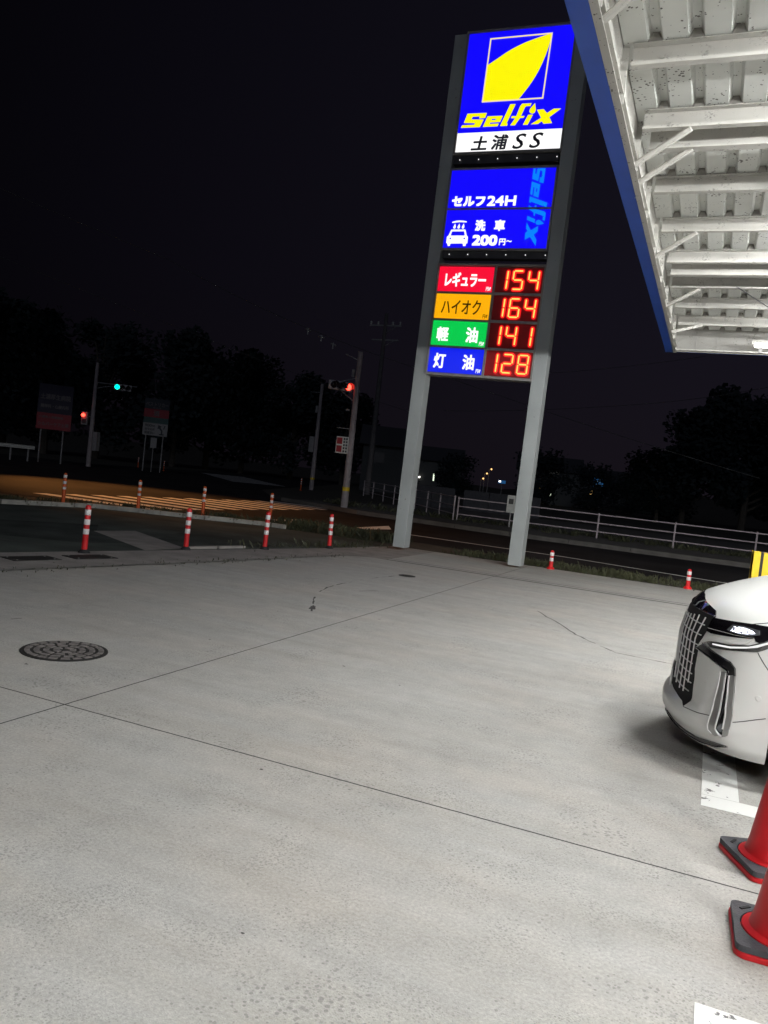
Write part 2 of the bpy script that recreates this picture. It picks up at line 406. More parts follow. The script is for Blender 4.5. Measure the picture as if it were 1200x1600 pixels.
# far pavement with kerb
struct(MB().prism([(60,27.0),(60,45),(-14,45),(-16.4,33.2),(-16.9,30.8),(-12.4,28.35),(-6.3,27.35)], -0.03, 0.11).build('far_pavement', M['walk']))
k = MB()
pl = [(60,27.0),(-6.3,27.2),(-12.5,28.2),(-17.3,30.7)]
for a, b in zip(pl, pl[1:]):
    va, vb = Vector((*a,0)), Vector((*b,0)); d = (vb-va); L_ = d.length; d.normalize(); nn = max(1, int(L_/2.0))
    for i in range(nn):
        p0 = va + d*(L_*i/nn + .01); p1 = va + d*(L_*(i+1)/nn - .01); m_ = (p0+p1)/2
        k.box((m_.x, m_.y-.02, 0.05), ((p1-p0).length, .15, .17), math.atan2(d.y, d.x))
struct(k.build('far_kerb', M['walk']))

hl_ = MB(); hp = [(-160+i*10, 150+12*math.sin(i*.7), 2.2+1.6*math.sin(i*.53)+1.1*math.sin(i*1.31+1)) for i in range(33)]
for (x,y,h) in hp: hl_.v += [(x,y-25,-.5),(x,y,h),(x,y+40,-.5)]
for i in range(32):
    for q in (0,1): hl_.f.append([3*i+q,3*i+3+q,3*i+4+q,3*i+1+q]); hl_.mi.append(0)
struct(hl_.build('hills', M['soil'], None, True))
FC = [(24,-16),(24,17.15),(-3.4,17.2),(-6.6,17.15),(-7.1,14.5),(-8.72,7.9),(-11.3,-3.5),(-14,-16)]
fc = MB(); fc.use(M['concrete']).sheet(FC, 0.0)
# cracks and oil chips in the slab
fc.use(M['crack'])
def crack(pts, w, dash=0.0, z=0.004):
    pts = [Vector((*p, 0)) for p in pts]
    fine = []
    for a, b in zip(pts, pts[1:]):
        n = max(2, int((b-a).length / 0.10))
        for i in range(n): fine.append(a.lerp(b, i/n) + Vector((random.uniform(-1,1), random.uniform(-1,1), 0))*0.008)
    fine.append(pts[-1])
    for a, b in zip(fine, fine[1:]):
        if random.random() < dash: continue
        t = (b-a).normalized(); q = Vector((-t.y, t.x, 0))*w*random.uniform(.35, 1.25)
        fc.add([a-q+Vector((0,0,z)), b-q+Vector((0,0,z)), b+q+Vector((0,0,z)), a+q+Vector((0,0,z))], [(0,1,2,3)])
crack([(-3.96,7.98),(-4.12,8.3),(-4.36,8.76),(-4.55,9.29),(-4.66,9.75),(-4.70,10.2),(-4.68,11.3),(-4.515,12.3)], .010, .25)
crack([(-3.97,7.95),(-4.1,8.25)], .03, .4)
crack([(-4.39,9.55),(-4.2,10.0),(-3.97,10.45)], .007, .4)
crack([(-2.0,10.8),(-1.8,10.4),(-1.63,10.15),(-1.28,9.45),(-.95,9.0),(-.75,8.76),(-.25,8.70),(.4,8.62)], .010, .10)
crack([(-1.95,9.6),(-1.354,9.46),(-1.0,9.3)], .005, .4)
crack([(-5.48,5.08),(-5.44,5.4)], .012, .35); crack([(-5.11,6.0),(-4.96,6.42)], .010, .4); crack([(-5.7,4.2),(-5.5,5.0)], .006, .5)
crack([(-0.55,10.2),(0.2,10.1)], .006, .5)
for x, y in [(-2.05,5.75),(-2.63,5.96),(-3.9,5.9),(-3.25,8.2),(-4.2,7.6),(-2.4,7.4),(-4.75,6.95),(-4.3,4.25),(-1.29,2.33),(-2.0,3.62)]:
    r_ = random.uniform(.008, .02); a0 = random.uniform(0, 6)
    fc.add([(x+math.cos(a0+i*1.05)*r_*random.uniform(.4,1.3), y+math.sin(a0+i*1.05)*r_*random.uniform(.3,.9), .004) for i in range(6)], [tuple(range(6))])
struct(fc.build('concrete_forecourt'))
# band of older concrete beyond the left gutter line
gl = [(-9.9,-3.5),(-7.52,6.92),(-6.89,10.08),(-6.29,13.79),(-5.95,14.12)]
bo = [(-6.55,17.1),(-7.08,14.5),(-8.70,7.9),(-11.28,-3.5)]
b_ = MB(); b_.use(M['band']).sheet(gl + [(-5.6,14.14),(-5.6,17.1)] + bo, 0.004)
b_.use(M['rust'])
for a, b in zip(gl, gl[1:]):
    va, vb = Vector((*a,0.008)), Vector((*b,0.008)); t = (vb-va).normalized(); q = Vector((-t.y,t.x,0))
    b_.use(M['kerb']).add([va, vb, vb+q*.03, va+q*.03], [(0,1,2,3)])
    b_.use(M['crack']).add([va-q*.03, vb-q*.03, vb-q*.003, va-q*.003], [(0,1,2,3)])
    b_.use(M['crack']).add([va+q*.035, vb+q*.035, vb+q*.05, va+q*.05], [(0,1,2,3)])
struct(b_.build('forecourt_edge_band'))
# asphalt apron at the left exit
ap = MB(); ap.use(M['apron']).sheet([(-6.62,17.13),(-7.1,14.5),(-8.74,7.9),(-11.4,-4),(-24,-4),(-19.5,8),(-14.85,13.5),(-14.05,15.7),(-11.6,16.85),(-10.4,17.55),(-9.6,17.5),(-7.8,17.6)], -0.010)
ap.use(M['apron_new']).sheet([(-12.6,10.2),(-10.6,9.2),(-9.2,10.0),(-8.9,10.9),(-10.35,11.6),(-11.2,12.6)], -0.006)
ap.sheet([(-9.1,11.6),(-8.5,10.9),(-7.7,13.4),(-8.9,14.6),(-9.8,13.4)], -0.006)
ap.use(M['band']).sheet([(-10.37,11.55),(-10.2,12.5),(-8.10,11.25),(-8.18,10.3)], -0.003)
ap.use(M['crack'])
for a, b in (((-13.9,14.9),(-8.2,15.2)),((-14.5,12.2),(-11.6,11.9)),((-11.6,11.9),(-9.6,14.6)),((-9.6,14.6),(-8.2,17.2)),((-12.8,8.4),(-9.1,9.2))):
    va, vb = Vector((*a,-.004)), Vector((*b,-.004)); t=(vb-va).normalized(); q=Vector((-t.y,t.x,0))*.04
    ap.add([va-q,vb-q,vb+q,va+q],[(0,1,2,3)])
struct(ap.build('apron'))
# kerb between apron and verge, in separate stones
kb = MB(); kl = [(-19.6,8.0),(-14.92,13.55),(-14.15,15.75),(-11.7,16.93),(-10.46,17.62),(-9.75,17.55)]
for a, b in zip(kl, kl[1:]):
    va, vb = Vector((*a,0)), Vector((*b,0)); d = vb-va; L_ = d.length; d.normalize(); nn = max(1, round(L_/.6))
    for i in range(nn):
        p0 = va + d*(L_*i/nn + .006); p1 = va + d*(L_*(i+1)/nn - .006); m_=(p0+p1)/2
        kb.box((m_.x, m_.y, 0.035+random.uniform(-.004,.004)), ((p1-p0).length, .14, .11), math.atan2(d.y,d.x))
struct(kb.build('verge_kerb', M['kerb']))
struct(MB().box((-8.02,11.55,.010),(.09,.7,.045),-.22).box((-7.86,12.26,.010),(.09,.65,.045),-.22).build('band_kerb', M['band']))

# painted lines: bay markings, road edge line, crosswalks, stop marks
pm = MB(); pm.use(M['line'])
pm.sheet([(.137,4.88),(.137,12.5),(.335,12.5),(.335,4.88)], .004); pm.sheet([(.137,4.69),(.137,4.876),(6.2,4.876),(6.2,4.69)], .004)
pm.sheet([(.140,-6),(.140,2.6),(.34,2.6),(.34,-6)], .004); pm.sheet([(.140,2.604),(.140,2.80),(6.2,2.80),(6.2,2.604)], .004)
struct(pm.build('bay_marking'))
rl = MB(); rl.use(M['roadline'])
rl.sheet([(-7.9,21.35),(-7.9,21.5),(-3.4,21.3),(.5,20.2),(30,19.0),(30,18.86),(.5,20.05),(-3.4,21.14)], -.012)
for i in range(12):
    y0 = 17.3 + i*1.06; rl.sheet([(-17.85+.08*i,y0),(-13.75-.02*i,y0),(-13.75-.02*i,y0+.53),(-17.85+.08*i,y0+.53)], -.012)
for i in range(12):
    t = i/11; cx, cy = -41+11*t, 61.5-12.0*t
    d = Vector((.62,.78,0)).normalized(); q = Vector((-.78,.62,0))*.3
    a = Vector((cx,cy,-.012))-d*2; b = Vector((cx,cy,-.012))+d*2
    rl.add([a-q,b-q,b+q,a+q],[(0,1,2,3)])
rl.sheet([(-11.5,19.75),(-11.35,21.4),(-10.75,20.25),(-11.05,19.25)], -.012)
rl.sheet([(-9.5,21.3),(-9.5,23.9),(-8.85,22.5),(-9.1,21.1)], -.012)
struct(rl.build('road_marking'))

# ================================================================ GRASS (uncountable)
gm = MB()
def blades(region, n, hmin, hmax):
    for _ in range(n):
        x, y = region()
        h = random.uniform(hmin, hmax)*random.choice((.5,.8,1,1.3)); a = random.uniform(0, 6.28); w = random.uniform(.006,.014)
        dx, dy = math.cos(a), math.sin(a); l = random.uniform(.1,.9)*h
        gm.add([(x-dy*w,y+dx*w,-.03),(x+dy*w,y-dx*w,-.03),(x+dx*l*.4+dy*w*.7,y+dy*l*.4-dx*w*.7,h*.65),(x+dx*l,y+dy*l,h)], [(0,1,2),(0,2,3)])
def along(pts, spread, clump=1.0):
    seg = [(Vector((*a,0)),Vector((*b,0))) for a,b in zip(pts,pts[1:])]
    tot = [ (b-a).length for a,b in seg]
    cl = [random.choices(range(len(seg)), tot)[0] for _ in range(150)]
    cs = []
    for i in cl:
        a,b = seg[i]; p = a.lerp(b, random.random()); t=(b-a).normalized(); q=Vector((-t.y,t.x,0))
        p += q*random.uniform(spread[0],spread[1]); cs.append(p)
    def f():
        p = random.choice(cs); r = abs(random.gauss(0,.22)); a = random.uniform(0,6.28)
        return p.x+math.cos(a)*r, p.y+math.sin(a)*r
    return f
blades(along([(-19.6,8.2),(-15.0,13.7),(-14.3,15.9),(-11.9,17.2),(-10.5,17.9)], (.2,1.1)), 7000, .03, .13)
blades(along([(-10.4,17.9),(-8.8,18.1),(-7.2,17.9)], (-.15,1.0)), 4200, .04, .2)
blades(along([(-5.3,17.5),(-3.9,17.5),(-.5,17.5),(1.5,17.5)], (.0,1.1)), 4200, .02, .10)
blades(along([(-16,31.3),(-8,30.9),(8,30.9)], (-.5,2.0)), 7000, .08, .30)
blades(along([(-8.0,12.6),(-7.2,14.8),(-6.9,16.6)], (-.05,.1)), 260, .03, .12)
blades(along([(-7.5,6.95),(-6.3,13.7)], (0,.02)), 260, .01, .04)
stuff(tag(gm.build('grass', M['grass']), 'rough grass and weeds along the dark verges', 'grass'))

# ================================================================ PYLON SIGN
SY = 16.25
LEAN = 0.0115
py = thing('pylon_sign', 'tall lit fuel station price sign between two grey posts', 'sign', (0,0,0))
for px in (-6.185, -3.612):
    p = MB(); p.box((px, SY+.17, 5.47), (.27, .34, 10.94))
    p.build('post', M['post_grey'], py, bevel=.008)
def frame(mb, x0, x1, z0, z1, w, y0, y1):
    mb.box(((x0+x1)/2, (y0+y1)/2, z1+w/2), (x1-x0+2*w, y1-y0, w)); mb.box(((x0+x1)/2, (y0+y1)/2, z0-w/2), (x1-x0+2*w, y1-y0, w))
    mb.box((x0-w/2, (y0+y1)/2, (z0+z1)/2), (w, y1-y0, z1-z0)); mb.box((x1+w/2, (y0+y1)/2, (z0+z1)/2), (w, y1-y0, z1-z0))
# --- top panel
X0, X1 = -5.885, -3.665
tp = MB(); tp.box(((X0+X1)/2, SY+.17, 9.68), (X1-X0+.06, .26, 2.5)); frame(tp, X0, X1, 8.47, 10.93, .045, SY-.02, SY+.05)
top = tp.build('sign_panel', M['frame_grey'], py)
flat(MB(), [(X0,8.88),(X1,8.88),(X1,10.93),(X0,10.93)], SY+.01).build('sign_face', E_['blue'], top)
flat(MB(), [(X0,8.47),(X1,8.47),(X1,8.878),(X0,8.878)], SY+.012).build('name_strip', E_['white'], top)
LEAF = [(-4.119,10.792),(-4.312,10.751),(-4.477,10.707),(-4.644,10.659),(-4.787,10.604),(-4.92,10.546),(-5.044,10.479),(-5.167,10.401),(-5.40,10.258),(-5.43,9.492),(-4.658,9.50),(-4.501,9.714),(-4.424,9.833),(-4.358,9.953),(-4.297,10.086),(-4.248,10.22),(-4.203,10.362),(-4.169,10.502),(-4.141,10.665)]
lg = MB(); lg.use(E_['yellow']); flat(lg, LEAF, SY+.002); lg.use(E_['cream'])
bx = [(-5.42,10.80),(-4.115,10.80),(-4.138,9.487),(-5.434,9.487)]; w = .028
for (a,b,c,d) in (((-5.42,10.80),(-4.115,10.80),(-4.115-w,10.80-w),(-5.42+w,10.80-w)),((-4.115,10.80),(-4.138,9.487),(-4.138-w,9.487+w),(-4.115-w,10.80-w)),((-4.138,9.487),(-5.434,9.487),(-5.434+w,9.487+w),(-4.138-w,9.487+w)),((-5.434,9.487),(-5.42,10.80),(-5.42+w,10.80-w),(-5.434+w,9.487+w))):
    flat(lg, [a,b,c,d], SY-.003)
lg.build('leaf_emblem', None, top)
SELF = {'S': [(-5.715,9.274),(-5.292,9.269),(-5.319,9.165),(-5.448,9.162),(-5.441,9.206),(-5.592,9.206),(-5.615,9.15),(-5.344,9.135),(-5.409,8.982),(-5.826,8.986),(-5.802,9.039),(-5.543,9.037),(-5.524,9.069),(-5.772,9.086)],
'e1': [(-5.268,9.197),(-5.155,9.195),(-5.167,9.138),(-5.176,9.115),(-5.19,9.065),(-5.206,9.037),(-5.006,9.036),(-5.028,8.981),(-5.344,8.983)],
'e2': [(-5.155,9.195),(-4.941,9.191),(-4.986,9.064),(-5.19,9.065),(-5.176,9.115),(-5.09,9.113),(-5.076,9.138),(-5.167,9.138)],
'l': [(-4.812,9.418),(-4.7,9.414),(-4.841,9.029),(-4.816,9.024),(-4.826,8.98),(-4.974,8.982)],
'f': [(-4.56,9.415),(-4.366,9.412),(-4.388,9.355),(-4.472,9.358),(-4.494,9.337),(-4.556,9.162),(-4.477,9.162),(-4.499,9.125),(-4.571,9.123),(-4.66,8.981),(-4.76,8.986),(-4.673,9.126),(-4.762,9.131),(-4.748,9.174),(-4.656,9.168),(-4.597,9.373)],
'i': [(-4.408,9.18),(-4.31,9.179),(-4.393,8.98),(-4.493,8.982)],
'drop': [(-4.295,9.409),(-4.262,9.27),(-4.278,9.217),(-4.322,9.198),(-4.371,9.214),(-4.394,9.252),(-4.382,9.306)],
'x': [(-4.238,9.272),(-4.103,9.278),(-4.024,9.195),(-3.896,9.274),(-3.746,9.271),(-3.964,9.109),(-3.893,8.988),(-4.067,8.982),(-4.11,9.034),(-4.184,8.984),(-4.332,8.985),(-4.134,9.106)]}
sl = MB()
for q in SELF.values(): flat(sl, q, SY)
sl.build('lettering', E_['yellow'], top)
sl = MB()
text_add(sl, '土', (-5.55,-5.21,8.505,8.795), SY+.004, .035, .12); text_add(sl, '浦', (-5.11,-4.76,8.50,8.81), SY+.004, .028, .12)
text_add(sl, 'S', (-4.66,-4.39,8.50,8.81), SY+.004, .012, .25); text_add(sl, 'S', (-4.31,-4.04,8.505,8.815), SY+.004, .012, .25)
sl.build('lettering', E_['ink'], top)
def bulb_strip(z):
    s = MB().box((-4.81, SY+.13, z), (2.24, .2, .16)).build('light_strip', M['dark'], py)
    for i in range(6):
        x = -5.775 + i*(2.055/5)
        MB().lathe([(.004,-.012),(.011,-.005),(.011,.005),(.004,.012)], (x, SY+.0, z-.01), 10).build('bulb', E_['bulb'], s)
bulb_strip(8.325); bulb_strip(6.35)
# --- middle panel
mp_ = MB(); mp_.box((-4.82, SY+.17, 7.275), (2.26, .26, 1.70)); frame(mp_, -5.93, -3.71, 6.47, 8.10, .042, SY-.02, SY+.05); mp_.box((-4.82, SY+.005, 7.285), (2.22, .05, .035))
mid = mp_.build('sign_panel', M['frame_grey'], py)
flat(MB(), [(-5.93,7.30),(-3.71,7.30),(-3.71,8.10),(-5.93,8.10)], SY+.01).build('sign_face', E_['blue'], mid)
flat(MB(), [(-5.93,6.47),(-3.71,6.47),(-3.71,7.268),(-5.93,7.268)], SY+.01).build('sign_face', E_['blue'], mid)
ms = MB(); text_add(ms, 'セルフ', (-5.85,-5.12,7.345,7.56), SY+.003, .055); text_add(ms, '24H', (-5.075,-4.46,7.345,7.555), SY+.003, .045)
text_add(ms, '洗', (-5.27,-5.045,6.83,7.06), SY+.003, .04); text_add(ms, '車', (-4.855,-4.625,6.83,7.06), SY+.003, .04)
text_add(ms, '200', (-5.295,-4.75,6.525,6.75), SY+.003, .06); text_add(ms, '円', (-4.71,-4.575,6.535,6.675), SY+.003, .035); text_add(ms, '~', (-4.555,-4.445,6.60,6.64), SY+.003, .02)
ms.build('lettering', E_['white'], mid)
ic = MB()
flat(ic, [(-5.784,6.861),(-5.472,6.861),(-5.495,6.824),(-5.764,6.821)], SY+.003); flat(ic, [(-5.784,6.861),(-5.764,6.821),(-5.783,6.736),(-5.833,6.734)], SY+.003); flat(ic, [(-5.472,6.861),(-5.428,6.737),(-5.471,6.737),(-5.495,6.824)], SY+.003)
flat(ic, [(-5.833,6.734),(-5.428,6.737),(-5.397,6.71),(-5.394,6.569),(-5.422,6.57),(-5.427,6.516),(-5.479,6.514),(-5.496,6.57),(-5.769,6.565),(-5.774,6.518),(-5.82,6.511),(-5.842,6.572),(-5.864,6.575),(-5.865,6.707)], SY+.003)
flat(ic, [(-5.789,7.023),(-5.70,7.045),(-5.628,7.05),(-5.55,7.046),(-5.464,7.031),(-5.464,7.008),(-5.624,7.016),(-5.783,6.998)], SY+.003)
for x, z in ((-5.72,6.93),(-5.627,6.93),(-5.53,6.93)):
    flat(ic, [(x+.006,z+.06),(x+.026,z+.0),(x+.026,z-.03),(x+.01,z-.052),(x-.012,z-.052),(x-.03,z-.03),(x-.026,z-.005)], SY+.003)
ic.use(E_['blue'])
for x in (-5.782,-5.473): flat(ic, [(x+.019*math.cos(a*.785),6.672+.019*math.sin(a*.785)) for a in range(8)], SY-.001)
ic.mats = [E_['white'], E_['blue']]; 
ic.mi = [0]*(len(ic.mi)-2) + [1,1]
ic.build('car_wash_symbol', None, mid)
# word running down the panel (turned a quarter clockwise)
def down(p):
    x, z = p; return (-4.185 + (z-8.98)*.86, 7.83 - (x+5.344)*.815)
def clip(poly, zmax):
    out = []
    for a, b in zip(poly, poly[1:]+poly[:1]):
        ia, ib = a[1] <= zmax, b[1] <= zmax
        if ia: out.append(a)
        if ia != ib:
            t = (zmax-a[1])/(b[1]-a[1]); out.append((a[0]+t*(b[0]-a[0]), zmax))
    return out
dn = MB()
for kx, q in SELF.items():
    r = clip([down(p) for p in q], 8.09)
    r = [(a, max(b, 6.478)) for a, b in r]
    if len(r) > 2: flat(dn, r, SY+.004)
dn.build('lettering', E_['sky'], mid)
# --- price board
pb = MB(); pb.use(M['frame_grey']); pb.box((-4.84, SY+.17, 4.95), (2.28, .26, 2.34)); frame(pb, -5.965, -3.715, 3.82, 6.105, .04, SY-.03, SY+.05)
pb.use(M['frame_grey'])
for i in range(1,4): pb.box((-5.35, SY+.005, 6.105-.571*i), (1.21, .04, .045))
pb.box((-4.725, SY+.005, 4.96), (.05, .05, 2.28))
pb.use(M['galv'])
for i in range(1,4): pb.box((-4.21, SY-.005, 6.105-.571*i), (.99, .05, .05))
board = pb.build('price_board', None, py)
ROW = [('red','white',[('レギュラー',(-5.81,-4.91,5.66,5.965))],'154'),('amber','brown',[('ハイオク',(-5.82,-4.95,5.085,5.39))],'164'),
       ('green','white',[('軽',(-5.85,-5.58,4.505,4.81)),('油',(-5.20,-4.935,4.50,4.825))],'141'),('blue2','white',[('灯',(-5.845,-5.58,3.93,4.25)),('油',(-5.20,-4.94,3.93,4.25))],'128')]
SEG = {'1':'bc','5':'afgcd','4':'fgbc','6':'afgcde','2':'abged','8':'abcdefg'}
for i, (bgm, ink, words, num) in enumerate(ROW):
    zt = 6.105 - .571*i - .024; zb = zt - .523
    lab = flat(MB(), [(-5.96,zb),(-4.752,zb),(-4.752,zt),(-5.96,zt)], SY+.008).build('grade_panel', E_[bgm], board)
    lt = MB()
    for wd, bxx in words: text_add(lt, wd, bxx, SY+.001, .028 if ink == 'white' else .012)
    text_add(lt, '円/ℓ', (-4.89,-4.785,zb+.03,zb+.115), SY+.001, .02, .1)
    lt.build('lettering', E_[ink], board)
    flat(MB(), [(-4.70,zb),(-3.716,zb),(-3.716,zt),(-4.70,zt)], SY+.012).build('display_panel', M['tail_red'], board)  # red base colour stands in for the digits' glow on the board
    for c, ch in enumerate(num):
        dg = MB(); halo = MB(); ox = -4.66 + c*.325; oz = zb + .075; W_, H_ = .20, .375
        def dots(a, b, n=9):
            for q in range(n):
                t = (q+.5)/n; x = a[0]+(b[0]-a[0])*t; z = a[1]+(b[1]-a[1])*t
                x += (z-oz)*.03
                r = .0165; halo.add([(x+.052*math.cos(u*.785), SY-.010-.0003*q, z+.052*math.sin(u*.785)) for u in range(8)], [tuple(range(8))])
                dg.add([(x+r*math.cos(u*1.0472), SY-.032, z+r*math.sin(u*1.0472)) for u in range(6)] + [(x+r*math.cos(u*1.0472), SY-.018, z+r*math.sin(u*1.0472)) for u in range(6)],
                       [(0,1,2,3,4,5)] + [(u,(u+1)%6,6+(u+1)%6,6+u) for u in range(6)])
        P = {'a':((ox+.02,oz+H_),(ox+W_-.02,oz+H_),8),'d':((ox+.02,oz),(ox+W_-.02,oz),8),'g':((ox+.025,oz+H_/2),(ox+W_-.025,oz+H_/2),7),
             'f':((ox,oz+H_/2+.015),(ox,oz+H_-.01),7),'b':((ox+W_,oz+H_/2+.015),(ox+W_,oz+H_-.01),7),'e':((ox,oz+.01),(ox,oz+H_/2-.015),7),'c':((ox+W_,oz+.01),(ox+W_,oz+H_/2-.015),7)}
        for sname in SEG[ch]: dots(P[sname][0], P[sname][1], P[sname][2])
        dgo = dg.build('digit', E_['led'], board); halo.build('led_glow_disc', E_['led_glow'], dgo)  # halo: glowing discs added to paint a red bloom around the digits

# the whole sign leans a little: swing the panels about the foot
for o_ in py.children:
    zc = {'sign_panel': 9.68, 'light_strip': 8.325, 'price_board': 4.95}.get(o_.name.split('.')[0])
    if o_.name.startswith('post'): continue
    if o_ is mid: zc = 7.275
    if o_.name == 'light_strip.001': zc = 6.35
    o_.location.x = -LEAN*zc
py.rotation_euler = (0, LEAN, 0)

# ================================================================ CANOPY
cn = thing('fuel_canopy', 'white steel canopy roof with blue edge over the forecourt', 'canopy', (0,0,0))
CX0, CX1, CY0, CY1, ZB = -1.12, 15.0, -10.0, 15.5, 4.40
fa = MB(); fa.use(M['blue_fascia'])
fa.box((CX0+.065,(CY0+CY1)/2,ZB+.005),(.13,CY1-CY0,.01)); fa.box((CX0+.005,(CY0+CY1)/2,ZB+.5),(.01,CY1-CY0,.98)); fa.box((CX0+.5*(CX1-CX0),CY1+.006,ZB+.5),(CX1-CX0,.01,.98))
fa.build('fascia', None, cn)
ins = MB()
ins.box((CX0+.137,(CY0+CY1)/2,ZB+.27),(.012,CY1-CY0,.54))      # inner face of the left fascia
ins.box((CX0+.16,(CY0+CY1)/2,ZB+.002),(.05,CY1-CY0,.008))
ins.box((CX0+.165,(CY0+CY1)/2,ZB+.10),(.04,CY1-CY0,.012))
y = -8.45
while y < CY1-.1:
    ins.box((CX0+.165,y,ZB+.27),(.05,.012,.50)); y += 1.2
ins.box((CX0+8.0,CY1-.10,ZB+.03),(CX1-CX0-.2,.14,.02)); ew = MB(); ew.box((CX0+8.0,CY1-.04,ZB+.29),(CX1-CX0-.3,.012,.56))
for i in range(12): ew.box((-.62+i*.9+(-.55 if i%2 else 0),CY1-.052,ZB+.22),(.02,.012,.36))
ins.build('fascia_lining', M['white_steel'], cn); ew.build('end_panel', M['end_wall'], cn)
dk = MB(); x = CX0+.15; ZD = 4.822; prof = []
while x < CX1-.05:
    prof += [(x,ZD),(x+.165,ZD),(x+.19,ZD+.06),(x+.245,ZD+.06),(x+.27,ZD)]; x += .27
vs = [(a,CY0+.05,b) for a,b in prof]+[(a,CY1-.03,b) for a,b in prof]; nn = len(prof)
dk.add(vs, [(i,i+1,nn+i+1,nn+i) for i in range(nn-1)])
dk.build('roof_sheet', M['deck'], cn)
MB().box(((CX0+CX1)/2,(CY0+CY1)/2,5.36),(CX1-CX0-.03,CY1-CY0-.03,.04)).build('roof_top', M['galv'], cn)
def purlin(y, z=4.655, h=.155):
    p = MB(); p.use(M['white_steel']); xa, xb = CX0+.22, CX1-.1; xm = (xa+xb)/2; L_ = xb-xa
    p.box((xm,y,z+h/2),(L_,.006,h)); p.box((xm,y-.033,z+.003),(L_,.06,.006)); p.box((xm,y-.033,z+h-.003),(L_,.06,.006)); p.box((xm,y-.0655,z+.010),(L_,.005,.022))
    for q in range(6): p.tube([(CX0+.42+q*2.6,y-.012,z+.07),(CX0+.42+q*2.6,y-.003,z+.07)],.014,6)
    p.use(M['rib_shade'])           # added dark plates stand in for the shade in the ribs above the purlin
    for q in range(16):
        xr = CX0+.15+.27*q; p.prism([(xr+.168,ZD-.012),(xr+.193,ZD+.054),(xr+.242,ZD+.054),(xr+.267,ZD-.012)], y-.058, y-.052, 'XZ')
    p.build('purlin', None, cn)
for y in (-8.6,-7.4,-6.2,-5.0,-3.8,-2.6,-1.4,-.2,1.0,2.2,3.45,4.70,5.94,6.95,8.36,9.55,10.75,11.97,13.15,14.38): purlin(y)
# heavier beams
for y in (7.27,0.4,-6.8,11.2):
    p = MB(); xm=(CX0+CX1)/2; L_=CX1-CX0-.5; p.box((xm,y,4.72),(L_,.012,.18)); p.box((xm,y,4.634),(L_,.11,.012)); p.box((xm,y,4.815),(L_,.11,.010)); p.build('beam', M['white_steel'], cn)
for y0, y1 in ((4.95,4.72),(7.10,6.92),(7.50,7.30),(9.75,9.52),(12.15,11.95),(13.9,14.3),(2.4,2.2),(0.2,0.1),(-2.4,-2.6)):
    MB().tube([(CX0+.15,y0,ZB+.04),(-.52,y1-.02,4.645)],.026,6).build('brace', M['white_steel'], cn)
MB().tube([(.26,8.0,4.60),(.55,9.2,4.58),(3.4,14.6,4.6)],.008,5).tube([(.22,7.95,4.72),(.26,8.0,4.60)],.02,6).tube([(-.05,11.7,4.62),(.55,13.1,4.6),(1.2,15.2,4.6)],.008,5).build('tie_rod', M['dark'], cn)
for x, y in ((6.5,-4.2),(6.5,9.0)):
    MB().box((x,y,2.4),(.35,.35,4.8)).box((x,y,.04),(.6,.6,.08)).build('column', M['white_steel'], cn)
# strip lamps hung under the canopy
def lamp(label, loc):
    t = thing('canopy_lamp', label, 'lamp', loc, 0, 'strip lamps under the canopy')
    MB().box((0,0,.055),(1.28,.16,.05)).box((-.3,0,.12),(.04,.05,.16)).box((.3,0,.12),(.04,.05,.16)).build('housing', M['white_steel'], t)
    MB().box((-.5,.0,-.075),(.06,.05,.10)).build('bracket', M['galv'], t)
    tb = MB(); tb.tube([(-.60,0,0),(-.585,0,0),(.585,0,0),(.60,0,0)],[.012,.032,.032,.012],10); tb.build('tube', E_['tube_end'], t, smooth=True)
    return t
l0 = lamp('glowing strip lamp hung at the far end of the canopy', (.93,14.93,4.47))
LAMPS = [(4.6,14.93,4.47),(8.4,14.93,4.47),(1.5,5.0,4.38),(1.45,8.9,4.43),(2.4,12.2,4.40),(5.2,5.3,4.36),(5.2,8.75,4.47),(5.2,12.3,4.36),(3.6,0.6,4.42),(6.6,1.6,4.5),(-.35,-2.4,4.46),(5.2,-2.2,4.5)]
bright = [c for c in l0.children if c.name.startswith('tube')][0].data.copy(); bright.materials[0] = E_['tube']
for i, p_ in enumerate(LAMPS):
    r_ = dup(l0, p_, None, 'strip lamp under the canopy beyond the edge of the view')
    if i > 1:
        for ch in r_.children:
            if ch.name.startswith('tube'): ch.data = bright

# ================================================================ GUIDE POSTS
def guide_post(label, loc, body, h, bands, r, group, basemat, tilt=(0,0)):
    t = thing('guide_post', label, 'guide post', loc, 0, group); t.rotation_euler = (tilt[0], tilt[1], 0)
    MB().lathe([(r*2.0,0),(r*2.0,.018),(r*1.25,.05),(r*1.1,.055)], (0,0,0), 20).build('base', basemat, t, True)
    MB().lathe([(r*1.0,.03),(r*.98,h*.4),(r*.95,h-.03),(r*.8,h-.012),(r*.4,h)], (0,0,0), 20).build('tube', body, t, True)
    for z0, z1 in bands: MB().lathe([(r*1.0,z0),(r*1.035,z0+.003),(r*1.03,z1-.003),(r*.99,z1)], (0,0,0), 20).build('reflective_band', M['reflect'], t, True)
    return t
B3 = [(.275,.355),(.415,.495),(.555,.635)]
g0 = guide_post('leftmost red guide post with three white bands on the forecourt edge', (-8.277,9.068,0), M['red_post'], .70, B3, .042, 'red guide posts along the forecourt edge', M['rubber'], (.0,.01))
for loc, lb, tl in (((-7.968,11.068,0),'second red guide post from the left, beside the pale patch of asphalt',(.01,-.01)),((-7.463,12.759,0),'third red guide post from the left, with an orange post right behind it',(-.01,.02)),((-7.026,14.559,0),'rightmost red guide post with three white bands, left of the sign',(.0,.03))):
    q = dup(g0, loc, 0, lb); q.rotation_euler = (tl[0], tl[1], random.uniform(0,3))
